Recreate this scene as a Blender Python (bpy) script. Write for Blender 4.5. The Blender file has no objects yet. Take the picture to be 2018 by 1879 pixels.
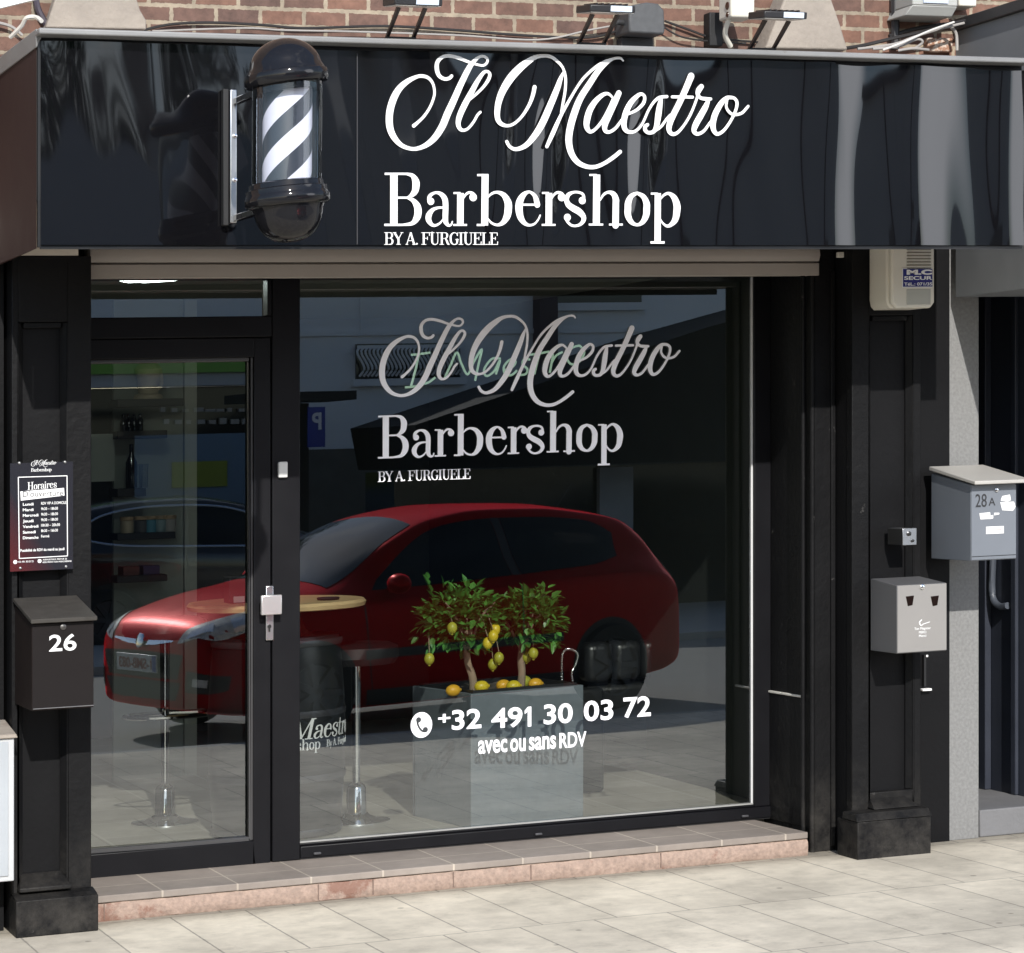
import bpy, bmesh, math, random
import numpy as np
from mathutils import Vector, Matrix
from mathutils.bvhtree import BVHTree
random.seed(7); rnd = random.Random(11)
SC = bpy.context.scene; COL = SC.collection
R = math.radians
# ------------------------------------------------------------------ camera, sky, sun, exposure
F, TH, CX, CY = 5150.0, R(21.2), 1009.0, 939.5      # focal length and centre in photo pixels, yaw
XC, YC, ZC = -2.5211, -9.8414, 1.70                  # camera position; the pavement is z = 0
S = 0.0315                                           # the street climbs this much per metre of x
cam = bpy.data.cameras.new('camera'); cam_o = bpy.data.objects.new('camera', cam); COL.objects.link(cam_o)
cam_o.location = (XC, YC, ZC); cam_o.rotation_euler = (R(90), 0, -TH)
cam.sensor_width = 36; cam.lens = 36 * F / 2018; cam.clip_end = 2000; cam.clip_start = .05
SC.camera = cam_o
SUN = Vector((.176, 1, -.60)).normalized()          # the way the sunlight travels
w = bpy.data.worlds.new("World"); SC.world = w; w.use_nodes = True
nt = w.node_tree; bg = nt.nodes['Background']; sky = nt.nodes.new('ShaderNodeTexSky'); sky.sky_type = 'NISHITA'
sky.sun_disc = False; sky.sun_elevation = math.asin(-SUN.z); sky.sun_rotation = math.atan2(-SUN.x, -SUN.y)
sky.dust_density = .6; sky.ozone_density = 1.6
tcw = nt.nodes.new('ShaderNodeTexCoord'); mpw = nt.nodes.new('ShaderNodeMapping'); mpw.inputs['Scale'].default_value = (1.6, 1.6, 4)
nzw = nt.nodes.new('ShaderNodeTexNoise'); nzw.inputs['Scale'].default_value = 1.7; nzw.inputs['Detail'].default_value = 6
rpw = nt.nodes.new('ShaderNodeValToRGB'); rpw.color_ramp.elements[0].position = .60; rpw.color_ramp.elements[1].position = .78
mxw = nt.nodes.new('ShaderNodeMix'); mxw.data_type = 'RGBA'; mxw.inputs['B'].default_value = (10.5, 10.5, 10.8, 1)
L = nt.links.new
L(tcw.outputs['Generated'], mpw.inputs['Vector']); L(mpw.outputs['Vector'], nzw.inputs['Vector']); L(nzw.outputs['Fac'], rpw.inputs['Fac'])
dtw = nt.nodes.new('ShaderNodeVectorMath'); dtw.operation = 'DOT_PRODUCT'; dtw.inputs[1].default_value = (.735, -.662, .148); L(tcw.outputs['Generated'], dtw.inputs[0])
bkw = nt.nodes.new('ShaderNodeMapRange'); bkw.interpolation_type = 'SMOOTHSTEP'; bkw.inputs['From Min'].default_value = .955; bkw.inputs['From Max'].default_value = .985; L(dtw.outputs['Value'], bkw.inputs['Value'])
mxb = nt.nodes.new('ShaderNodeMix'); mxb.data_type = 'RGBA'; mxb.inputs['B'].default_value = (20, 20.6, 22, 1); L(bkw.outputs['Result'], mxb.inputs['Factor'])   # a few clouds, and a bright bank added for the banner folds to reflect
L(rpw.outputs['Color'], mxw.inputs['Factor']); L(sky.outputs['Color'], mxw.inputs['A']); L(mxw.outputs['Result'], mxb.inputs['A']); L(mxb.outputs['Result'], bg.inputs['Color'])
bg.inputs['Strength'].default_value = 0.145
sun = bpy.data.lights.new('sun', 'SUN'); sun.energy = 4.2; sun.angle = R(.5); sun.color = (1, .965, .91)
sun_o = bpy.data.objects.new('sun', sun); COL.objects.link(sun_o); sun_o.rotation_euler = SUN.to_track_quat('-Z', 'Y').to_euler(); sun_o.location = (0, -20, 25)
vs = SC.view_settings; vs.view_transform = 'Standard'; vs.look = 'None'; vs.gamma = 1; vs.use_curve_mapping = False
vs.exposure = 0.27
SC.cycles.max_bounces = 10; SC.cycles.transparent_max_bounces = 16; SC.cycles.use_denoising = True
SC.cycles.sample_clamp_indirect = 6

# ------------------------------------------------------------------ measuring: a photo pixel on a plane of known depth y
def at(px, py, Y):
    u = (px - CX) / F; dy = Y - YC
    dx = dy * (math.sin(TH) + u * math.cos(TH)) / (math.cos(TH) - u * math.sin(TH))
    d = dx * math.sin(TH) + dy * math.cos(TH)
    X = XC + dx
    return X, ZC + (CY - py) / F * d - S * X
def pxm(px, Y):                                      # photo pixels per metre there
    u = (px - CX) / F; dy = Y - YC
    dx = dy * (math.sin(TH) + u * math.cos(TH)) / (math.cos(TH) - u * math.sin(TH))
    return F / (dx * math.sin(TH) + dy * math.cos(TH))
def ax(px, Y): return at(px, 900, Y)[0]
def az(px, py, Y): return at(px, py, Y)[1]
def rect(x0, y0, x1, y1, Y):                         # pixel box on plane Y -> X0, X1, Z0, Z1
    a = at(x0, y1, Y); b = at(x1, y0, Y); return a[0], b[0], a[1], b[1]
GY = .56                                             # plane of the shop glass
def mir(px, py, Y): return at(px, py, 2 * GY - Y)    # what the glass shows at a pixel, standing at street depth Y
def sh(x, y, z): return (x, y, z + S * x)

# ------------------------------------------------------------------ materials
MATS = {}
def N(nt, t, **k):
    n = nt.nodes.new(t)
    for a, v in k.items(): setattr(n, a, v)
    return n
def mat(name, c, rough=.5, metal=0, var=.12, vs=6, bump=0, bs=60, ior=1.5, coat=0, dirt=None, emit=0.0, island=0, splash=None):
    if name in MATS: return MATS[name]
    m = bpy.data.materials.new(name); m.use_nodes = True; t = m.node_tree; p = t.nodes['Principled BSDF']; l = t.links.new
    p.inputs['Metallic'].default_value = metal; p.inputs['IOR'].default_value = ior; p.inputs['Coat Weight'].default_value = coat
    tc = N(t, 'ShaderNodeNewGeometry'); nz = N(t, 'ShaderNodeTexNoise'); nz.inputs['Scale'].default_value = vs; nz.inputs['Detail'].default_value = 5
    l(tc.outputs['Position'], nz.inputs['Vector'])
    mx = N(t, 'ShaderNodeMix', data_type='RGBA'); mx.inputs['A'].default_value = (*[v * (1 - var) for v in c], 1); mx.inputs['B'].default_value = (*[min(1, v * (1 + var)) for v in c], 1)
    src = nz.outputs['Fac']
    if island:
        mr = N(t, 'ShaderNodeMix', data_type='FLOAT'); mr.inputs['Factor'].default_value = island
        l(nz.outputs['Fac'], mr.inputs['A']); l(tc.outputs['Random Per Island'], mr.inputs['B']); src = mr.outputs['Result']
    l(src, mx.inputs['Factor']); out = mx.outputs['Result']
    if dirt:
        n2 = N(t, 'ShaderNodeTexNoise'); n2.inputs['Scale'].default_value = dirt[2]; n2.inputs['Detail'].default_value = 8; n2.inputs['Roughness'].default_value = .7
        l(tc.outputs['Position'], n2.inputs['Vector']); r = N(t, 'ShaderNodeValToRGB'); r.color_ramp.elements[0].position = dirt[1]; r.color_ramp.elements[1].position = dirt[1] + .06
        l(n2.outputs['Fac'], r.inputs['Fac']); m2 = N(t, 'ShaderNodeMix', data_type='RGBA'); l(r.outputs['Color'], m2.inputs['Factor']); l(out, m2.inputs['A'])
        m2.inputs['B'].default_value = (*dirt[0], 1); out = m2.outputs['Result']
    if splash:                                       # dust and rain splash on the lowest part
        sp = N(t, 'ShaderNodeSeparateXYZ'); l(tc.outputs['Position'], sp.inputs[0]); k = N(t, 'ShaderNodeMath', operation='MULTIPLY_ADD'); k.inputs[1].default_value = -S; l(sp.outputs['X'], k.inputs[0]); l(sp.outputs['Z'], k.inputs[2])
        n4 = N(t, 'ShaderNodeTexNoise'); n4.inputs['Scale'].default_value = 9; n4.inputs['Detail'].default_value = 9; n4.inputs['Roughness'].default_value = .75; l(tc.outputs['Position'], n4.inputs['Vector'])
        r4 = N(t, 'ShaderNodeMapRange'); r4.inputs['From Min'].default_value = .42; r4.inputs['From Max'].default_value = -.05; l(k.outputs[0], r4.inputs['Value']); q4 = N(t, 'ShaderNodeMapRange'); q4.inputs['From Min'].default_value = .38; q4.inputs['From Max'].default_value = .68; l(n4.outputs['Fac'], q4.inputs['Value'])
        mm4 = N(t, 'ShaderNodeMath', operation='MULTIPLY'); l(r4.outputs[0], mm4.inputs[0]); l(q4.outputs[0], mm4.inputs[1]); m7 = N(t, 'ShaderNodeMix', data_type='RGBA'); m7.inputs['B'].default_value = (*splash, 1); l(mm4.outputs[0], m7.inputs['Factor']); l(out, m7.inputs['A']); out = m7.outputs['Result']
    l(out, p.inputs['Base Color'])
    n3 = N(t, 'ShaderNodeMapRange'); n3.inputs['To Min'].default_value = max(0, rough * .8); n3.inputs['To Max'].default_value = min(1, rough * 1.2)
    l(nz.outputs['Fac'], n3.inputs['Value']); l(n3.outputs['Result'], p.inputs['Roughness'])
    if bump:
        nb = N(t, 'ShaderNodeTexNoise'); nb.inputs['Scale'].default_value = bs; nb.inputs['Detail'].default_value = 4; l(tc.outputs['Position'], nb.inputs['Vector'])
        b = N(t, 'ShaderNodeBump'); b.inputs['Strength'].default_value = bump; b.inputs['Distance'].default_value = .01; l(nb.outputs['Fac'], b.inputs['Height']); l(b.outputs['Normal'], p.inputs['Normal'])
    if emit:
        p.inputs['Emission Color'].default_value = (*c, 1); p.inputs['Emission Strength'].default_value = emit
    MATS[name] = m; return m
def brickmat(name, plane, c1, c2, mort, bw, rh, ms, off=.5, rough=.8, bump=.5, nvar=.25, squash=1, ox=0, oy=0, stain=.3, freq=2, ns=14, spots=0):
    m = bpy.data.materials.new(name); m.use_nodes = True; t = m.node_tree; p = t.nodes['Principled BSDF']; l = t.links.new
    g = N(t, 'ShaderNodeNewGeometry'); sp = N(t, 'ShaderNodeSeparateXYZ'); l(g.outputs['Position'], sp.inputs[0]); cb = N(t, 'ShaderNodeCombineXYZ')
    addx = N(t, 'ShaderNodeMath', operation='ADD'); addx.inputs[1].default_value = ox; l(sp.outputs['X'], addx.inputs[0]); l(addx.outputs[0], cb.inputs['X'])
    addy = N(t, 'ShaderNodeMath', operation='ADD'); addy.inputs[1].default_value = oy
    if plane == 'XY': l(sp.outputs['Y'], addy.inputs[0])
    else:
        k = N(t, 'ShaderNodeMath', operation='MULTIPLY_ADD'); k.inputs[1].default_value = -S; l(sp.outputs['X'], k.inputs[0]); l(sp.outputs['Z'], k.inputs[2]); l(k.outputs[0], addy.inputs[0])
    l(addy.outputs[0], cb.inputs['Y'])
    nw = N(t, 'ShaderNodeTexNoise'); nw.inputs['Scale'].default_value = ns * 3; l(cb.outputs[0], nw.inputs['Vector'])
    va = N(t, 'ShaderNodeVectorMath', operation='MULTIPLY_ADD'); va.inputs[1].default_value = (ms * 1.2, ms * 1.2, 0); l(nw.outputs['Color'], va.inputs[0]); l(cb.outputs[0], va.inputs[2])
    b = N(t, 'ShaderNodeTexBrick'); b.offset = off; b.offset_frequency = freq; b.squash = squash; l(va.outputs[0], b.inputs['Vector'])
    for k_, v in dict(Color1=(*c1, 1), Color2=(*c2, 1), Mortar=(*mort, 1)).items(): b.inputs[k_].default_value = v
    b.inputs['Scale'].default_value = 1; b.inputs['Brick Width'].default_value = bw; b.inputs['Row Height'].default_value = rh; b.inputs['Mortar Size'].default_value = ms; b.inputs['Mortar Smooth'].default_value = .15; b.inputs['Bias'].default_value = 0
    nz = N(t, 'ShaderNodeTexNoise'); nz.inputs['Scale'].default_value = ns; nz.inputs['Detail'].default_value = 8; nz.inputs['Roughness'].default_value = .65; l(g.outputs['Position'], nz.inputs['Vector'])
    mr = N(t, 'ShaderNodeMapRange'); mr.inputs['From Min'].default_value = .25; mr.inputs['From Max'].default_value = .75; mr.inputs['To Min'].default_value = 1 - nvar; mr.inputs['To Max'].default_value = 1 + nvar; l(nz.outputs['Fac'], mr.inputs['Value'])
    n2 = N(t, 'ShaderNodeTexNoise'); n2.inputs['Scale'].default_value = 1.6; n2.inputs['Detail'].default_value = 6; l(g.outputs['Position'], n2.inputs['Vector'])
    m2 = N(t, 'ShaderNodeMapRange'); m2.inputs['From Min'].default_value = .35; m2.inputs['From Max'].default_value = .7; m2.inputs['To Min'].default_value = 1 - stain; m2.inputs['To Max'].default_value = 1 + stain * .4; l(n2.outputs['Fac'], m2.inputs['Value'])
    mm = N(t, 'ShaderNodeMath', operation='MULTIPLY'); l(mr.outputs[0], mm.inputs[0]); l(m2.outputs[0], mm.inputs[1])
    if spots:                                        # gum, oil drips, thin dirty scuffs
        vo = N(t, 'ShaderNodeTexVoronoi'); vo.inputs['Scale'].default_value = 4.3; l(g.outputs['Position'], vo.inputs['Vector']); r1 = N(t, 'ShaderNodeMapRange'); r1.inputs['From Min'].default_value = .045; r1.inputs['From Max'].default_value = .07; r1.inputs['To Min'].default_value = .55; l(vo.outputs['Distance'], r1.inputs['Value'])
        wv = N(t, 'ShaderNodeTexNoise'); wv.inputs['Scale'].default_value = 5; wv.inputs['Detail'].default_value = 10; wv.inputs['Roughness'].default_value = .75; mp = N(t, 'ShaderNodeMapping'); mp.inputs['Scale'].default_value = (1.3, 1.7, 1); l(g.outputs['Position'], mp.inputs['Vector']); l(mp.outputs[0], wv.inputs['Vector'])
        r2 = N(t, 'ShaderNodeMapRange'); r2.inputs['From Min'].default_value = .52; r2.inputs['From Max'].default_value = .72; r2.inputs['To Min'].default_value = 1; r2.inputs['To Max'].default_value = .76; l(wv.outputs['Fac'], r2.inputs['Value'])
        m3 = N(t, 'ShaderNodeMath', operation='MULTIPLY'); l(r1.outputs[0], m3.inputs[0]); l(r2.outputs[0], m3.inputs[1]); r5 = N(t, 'ShaderNodeMapRange', interpolation_type='SMOOTHSTEP'); r5.inputs['From Min'].default_value = -.13; r5.inputs['From Max'].default_value = .1; r5.inputs['To Min'].default_value = 1; r5.inputs['To Max'].default_value = .5
        wob = N(t, 'ShaderNodeMath', operation='MULTIPLY_ADD'); wob.inputs[1].default_value = .22; l(wv.outputs['Fac'], wob.inputs[0]); sb = N(t, 'ShaderNodeMath', operation='SUBTRACT'); sb.inputs[1].default_value = .12; l(sp.outputs['Y'], sb.inputs[0]); l(sb.outputs[0], wob.inputs[2]); l(wob.outputs[0], r5.inputs['Value'])
        m6 = N(t, 'ShaderNodeMath', operation='MULTIPLY'); l(m3.outputs[0], m6.inputs[0]); l(r5.outputs[0], m6.inputs[1]); m3 = m6
        m4 = N(t, 'ShaderNodeMath', operation='MULTIPLY'); l(mm.outputs[0], m4.inputs[0]); l(m3.outputs[0], m4.inputs[1]); mm = m4
    vm = N(t, 'ShaderNodeVectorMath', operation='SCALE'); l(b.outputs['Color'], vm.inputs[0]); l(mm.outputs[0], vm.inputs['Scale']); l(vm.outputs[0], p.inputs['Base Color'])
    p.inputs['Roughness'].default_value = rough
    hs = N(t, 'ShaderNodeMath', operation='MULTIPLY_ADD'); hs.inputs[1].default_value = -1.0; l(b.outputs['Fac'], hs.inputs[0]); l(nz.outputs['Fac'], hs.inputs[2])
    bp = N(t, 'ShaderNodeBump'); bp.inputs['Strength'].default_value = bump; bp.inputs['Distance'].default_value = .006; l(hs.outputs[0], bp.inputs['Height']); l(bp.outputs[0], p.inputs['Normal'])
    return m
def glassmat(name, refl, tint):
    m = bpy.data.materials.new(name); m.use_nodes = True; t = m.node_tree; l = t.links.new; t.nodes.remove(t.nodes['Principled BSDF'])
    tr = N(t, 'ShaderNodeBsdfTransparent'); tr.inputs['Color'].default_value = (*tint, 1); gl = N(t, 'ShaderNodeBsdfGlossy'); gl.inputs['Roughness'].default_value = 0; gl.inputs['Color'].default_value = (.93, .97, 1, 1)
    fr = N(t, 'ShaderNodeLayerWeight'); fr.inputs['Blend'].default_value = .12; mr = N(t, 'ShaderNodeMapRange'); mr.inputs['To Min'].default_value = refl; mr.inputs['To Max'].default_value = 1; l(fr.outputs['Fresnel'], mr.inputs['Value'])
    mx = N(t, 'ShaderNodeMixShader'); l(mr.outputs[0], mx.inputs[0]); l(tr.outputs[0], mx.inputs[1]); l(gl.outputs[0], mx.inputs[2]); l(mx.outputs[0], t.nodes['Material Output'].inputs['Surface'])
    return m
BLK = mat('black_facade_paint', (.0065, .0065, .0072), .5, ior=1.22, var=.25, vs=3, bump=.12, bs=45, dirt=((.03, .03, .03), .70, 9))
FRM = mat('black_window_frame', (.0065, .0065, .008), .4, ior=1.28, var=.15)
BLKW = mat('black_scuffed_paint', (.007, .007, .0076), .5, ior=1.22, var=.3, vs=4, bump=.3, bs=30, dirt=((.055, .053, .05), .645, 13), splash=(.05, .046, .041))
VINYL = mat('glossy_black_vinyl', (.004, .004, .005), .035, var=.2, ior=1.56)
DARK = mat('matt_black', (.006, .006, .007), .6)
WHT = mat('white_letter_vinyl', (.80, .80, .80), .5, var=.02)
CREAM = mat('cream_plastic', (.66, .63, .55), .45, var=.06, dirt=((.42, .38, .30), .66, 5))
SOFF = mat('cream_soffit_board', (.55, .50, .43), .6)
ALU = mat('aluminium', (.62, .63, .65), .28, 1, var=.05)
CHROME = mat('polished_chrome', (.85, .86, .88), .06, 1, var=.02)
GREYT = mat('grey_zinc_trim', (.22, .22, .22), .5, .1, var=.25, dirt=((.16, .15, .14), .62, 12))
BROWN = mat('brown_sheet_metal', (.034, .016, .014), .8, var=.15, ior=1.3, dirt=((.2, .17, .15), .74, 20))
WHITEP = mat('white_painted_metal', (.46, .47, .48), .4, var=.05)
PLATEG = mat('pale_plastic', (.66, .66, .65), .35, var=.05)
GLASS = glassmat('window_glass', .205, (.72, .75, .73))
BRICK = brickmat('red_brick_wall', 'XZ', (.195, .098, .066), (.115, .066, .052), (.30, .245, .18), .178, .067, .0085, nvar=.38, stain=.25, oy=.02, ns=22)
PAVE = brickmat('concrete_paving_slabs', 'XY', (.70, .63, .51), (.60, .54, .44), (.36, .325, .27), .30, .88, .004, off=.32, nvar=.16, bump=.35, ox=.10, oy=.83 + .88, stain=.24, rough=.85, ns=9, spots=1)
ROAD = mat('asphalt', (.27, .26, .235), .85, var=.15, vs=3, bump=.4, bs=120)
TREAD = brickmat('grey_brown_step_tiles', 'XY', (.275, .235, .205), (.23, .197, .17), (.43, .375, .31), .30, .6, .004, off=0, nvar=.12, stain=.2, bump=.2, oy=.3, ox=.12, rough=.7)
RISER = mat('pink_granite_riser', (.31, .225, .18), .75, var=.5, vs=60, bump=.4, bs=90, dirt=((.21, .115, .085), .53, 2.6))
KERB = mat('granite_kerb', (.33, .32, .30), .8, var=.2, vs=20)
TILE = brickmat('interior_floor_tiles', 'XY', (.36, .33, .28), (.33, .30, .26), (.46, .43, .38), .45, .45, .005, off=0, nvar=.08, stain=.15, bump=.1, rough=.45, ox=.1, oy=.1)
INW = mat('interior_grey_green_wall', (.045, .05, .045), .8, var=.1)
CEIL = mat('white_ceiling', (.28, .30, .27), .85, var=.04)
STONE = mat('weathered_stone', (.30, .26, .22), .85, var=.3, vs=9, bump=.5, bs=40, dirt=((.25, .2, .17), .62, 6))

# ------------------------------------------------------------------ mesh helpers
class MB:
    def __init__(s): s.v = []; s.f = []
    def add(s, vs, fs):
        o = len(s.v); s.v += [tuple(v) for v in vs]; s.f += [tuple(i + o for i in f) for f in fs]; return s
    def box(s, x0, x1, y0, y1, z0, z1):
        return s.add([(x0, y0, z0), (x1, y0, z0), (x1, y1, z0), (x0, y1, z0), (x0, y0, z1), (x1, y0, z1), (x1, y1, z1), (x0, y1, z1)],
                     [(3, 2, 1, 0), (4, 5, 6, 7), (0, 1, 5, 4), (1, 2, 6, 5), (2, 3, 7, 6), (3, 0, 4, 7)])
    def hexa(s, b, t):                               # four bottom corners, four top corners
        return s.add(list(b) + list(t), [(3, 2, 1, 0), (4, 5, 6, 7), (0, 1, 5, 4), (1, 2, 6, 5), (2, 3, 7, 6), (3, 0, 4, 7)])
    def prism(s, poly, y0, y1):                      # (x, z) outline given thickness from y0 to y1
        n = len(poly)
        return s.add([(x, y0, z) for x, z in poly] + [(x, y1, z) for x, z in poly], [tuple(range(n)), tuple(range(2 * n - 1, n - 1, -1))] + [(i, n + i, n + (i + 1) % n, (i + 1) % n) for i in range(n)])
    def tube(s, pts, r, n=8, cap=True, smooth=True):
        P = cr(pts, 6) if smooth and len(pts) > 2 else [Vector(p) for p in pts]
        rs = r if isinstance(r, (list, tuple)) else None
        o = len(s.v); m = len(P); up = Vector((.13, .27, .95)).normalized()
        for i, p in enumerate(P):
            t = (P[min(i + 1, m - 1)] - P[max(i - 1, 0)]).normalized()
            a = t.cross(up)
            if a.length < .05: a = t.cross(Vector((1, 0, 0)))
            a.normalize(); b = t.cross(a)
            rr = (rs[0] + (rs[1] - rs[0]) * i / (m - 1)) if rs else r
            for k in range(n):
                an = 2 * math.pi * k / n; s.v.append(tuple(p + a * (rr * math.cos(an)) + b * (rr * math.sin(an))))
        for i in range(m - 1):
            for k in range(n): s.f.append((o + i * n + k, o + i * n + (k + 1) % n, o + (i + 1) * n + (k + 1) % n, o + (i + 1) * n + k))
        if cap: s.f.append(tuple(o + k for k in range(n))[::-1]); s.f.append(tuple(o + (m - 1) * n + k for k in range(n)))
        return s
    def lathe(s, prof, c, n=40, axis=(0, 0, 1), cap=True):
        ax_ = Vector(axis).normalized(); a = ax_.orthogonal().normalized(); b = ax_.cross(a); c = Vector(c); o = len(s.v)
        for r, h in prof:
            for k in range(n):
                an = 2 * math.pi * k / n; s.v.append(tuple(c + ax_ * h + a * (r * math.cos(an)) + b * (r * math.sin(an))))
        for i in range(len(prof) - 1):
            for k in range(n): s.f.append((o + i * n + k, o + i * n + (k + 1) % n, o + (i + 1) * n + (k + 1) % n, o + (i + 1) * n + k))
        if cap:
            s.f.append(tuple(o + k for k in range(n))[::-1]); m = len(prof) - 1; s.f.append(tuple(o + m * n + k for k in range(n)))
        return s
    def grid(s, P):                                  # rows of points
        o = len(s.v); n = len(P[0])
        for r in P: s.v += [tuple(p) for p in r]
        for i in range(len(P) - 1):
            for j in range(n - 1): s.f.append((o + i * n + j, o + i * n + j + 1, o + (i + 1) * n + j + 1, o + (i + 1) * n + j))
        return s
    def ball(s, c, rx, ry=None, rz=None, n=14, m=9):
        ry = ry or rx; rz = rz or rx; o = len(s.v)
        for i in range(m + 1):
            ph = math.pi * i / m
            for k in range(n): t = 2 * math.pi * k / n; s.v.append((c[0] + rx * math.sin(ph) * math.cos(t), c[1] + ry * math.sin(ph) * math.sin(t), c[2] + rz * math.cos(ph)))
        for i in range(m):
            for k in range(n): s.f.append((o + i * n + k, o + (i + 1) * n + k, o + (i + 1) * n + (k + 1) % n, o + i * n + (k + 1) % n))
        return s
def cr(pts, k=8):
    P = [Vector(p) for p in pts]; out = []; n = len(P)
    for i in range(n - 1):
        a, b, c, d = P[max(i - 1, 0)], P[i], P[i + 1], P[min(i + 2, n - 1)]
        for j in range(k):
            t = j / k; out.append(.5 * ((2 * b) + (c - a) * t + (2 * a - 5 * b + 4 * c - d) * t * t + (3 * b - a - 3 * c + d) * t ** 3))
    out.append(P[-1]); return out
def thing(name, label, cat, loc=(0, 0, 0), group=None):
    o = bpy.data.objects.new(name, None); COL.objects.link(o); o.empty_display_size = .1; o.location = sh(*loc)
    o['label'] = label; o['category'] = cat
    if group: o['group'] = group
    return o
def wloc(o):
    v = Vector(o.location)
    while o.parent: o = o.parent; v += Vector(o.location)
    return v
def build(name, mb, m, parent=None, bevel=0, smooth=True, label=None, cat=None, group=None, kind=None, shear=True, seg=2, recalc=True, ang=40):
    base = wloc(parent) if parent else None
    V = [Vector(sh(*v)) if shear else Vector(v) for v in mb.v]
    if base is None:
        xs = [v.x for v in V]; ys = [v.y for v in V]; zs = [v.z for v in V]; base = Vector(((min(xs) + max(xs)) / 2, (min(ys) + max(ys)) / 2, min(zs))); loc = base
    else: loc = Vector((0, 0, 0))
    me = bpy.data.meshes.new(name); me.from_pydata([tuple(v - base) for v in V], [], mb.f)
    bm = bmesh.new(); bm.from_mesh(me); bmesh.ops.remove_doubles(bm, verts=bm.verts, dist=1e-5)
    if recalc: bmesh.ops.recalc_face_normals(bm, faces=bm.faces)
    bm.to_mesh(me); bm.free(); me.materials.append(m)
    if smooth:
        me.shade_smooth(); me.set_sharp_from_angle(angle=R(ang))
    o = bpy.data.objects.new(name, me); COL.objects.link(o); o.location = loc
    if parent: o.parent = parent
    if bevel:
        b = o.modifiers.new('edge', 'BEVEL'); b.width = bevel; b.segments = seg; b.limit_method = 'ANGLE'; b.angle_limit = R(50)
    if label: o['label'] = label
    if cat: o['category'] = cat
    if group: o['group'] = group
    if kind: o['kind'] = kind
    return o
def copy_tree(o, parent=None):
    c = o.copy(); COL.objects.link(c); c.parent = parent
    for ch in list(o.children): copy_tree(ch, c)
    return c
def stroke(mb, pts, fx, y, th=.002, k=7, closed=False, dy=0):
    """pen stroke: pts (x, y, width) in drawing units, fx maps (x, y) -> (X, Z); a thin raised ribbon on plane y"""
    P = cr(pts, k) if len(pts) > 2 else [Vector(p) for p in pts]
    q = [Vector(fx(p[0], p[1])) for p in P]; sc = (Vector(fx(pts[0][0] + 100, pts[0][1])) - Vector(fx(pts[0][0], pts[0][1]))).length / 100
    n = len(q); Lf = []; Rt = []; ys = []
    for i in range(n):
        t = (q[min(i + 1, n - 1)] - q[max(i - 1, 0)])
        if t.length < 1e-9: t = Vector((1, 0))
        t.normalize(); nn = Vector((-t.y, t.x)); w_ = max(.0004, P[i][2] * sc / 2)
        if i in (0, n - 1) and len(pts) > 2:         # rounded ends
            pass
        Lf.append(q[i] + nn * w_); Rt.append(q[i] - nn * w_); ys.append(y - dy - .0003 * i / n)
    o = len(mb.v)
    for i in range(n):
        for p, yy in ((Lf[i], ys[i] - th), (Rt[i], ys[i] - th), (Rt[i], ys[i]), (Lf[i], ys[i])): mb.v.append((p.x, yy, p.y))
    for i in range(n - 1):
        a = o + 4 * i; b = a + 4
        mb.f += [(a, a + 1, b + 1, b), (a + 1, a + 2, b + 2, b + 1), (a + 3, a, b, b + 3)]
    mb.f += [(o, o + 3, o + 2, o + 1), (o + 4 * n - 4, o + 4 * n - 3, o + 4 * n - 2, o + 4 * n - 1)]
    if len(pts) > 2:                                 # round caps
        for i, sgn in ((0, -1), (n - 1, 1)):
            j = 1 if i == 0 else n - 2
            t = (q[i] - q[j]).normalized(); rr = P[i][2] * sc / 2; disc(mb, q[i].x, q[i].y, rr, ys[i] - th - .0001, th)
def disc(mb, x, z, r, y, th=.002, n=14, rz=None):
    mb.prism([(x + r * math.cos(2 * math.pi * k / n), z + (rz or r) * math.sin(2 * math.pi * k / n)) for k in range(n)], y, y + th)

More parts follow.
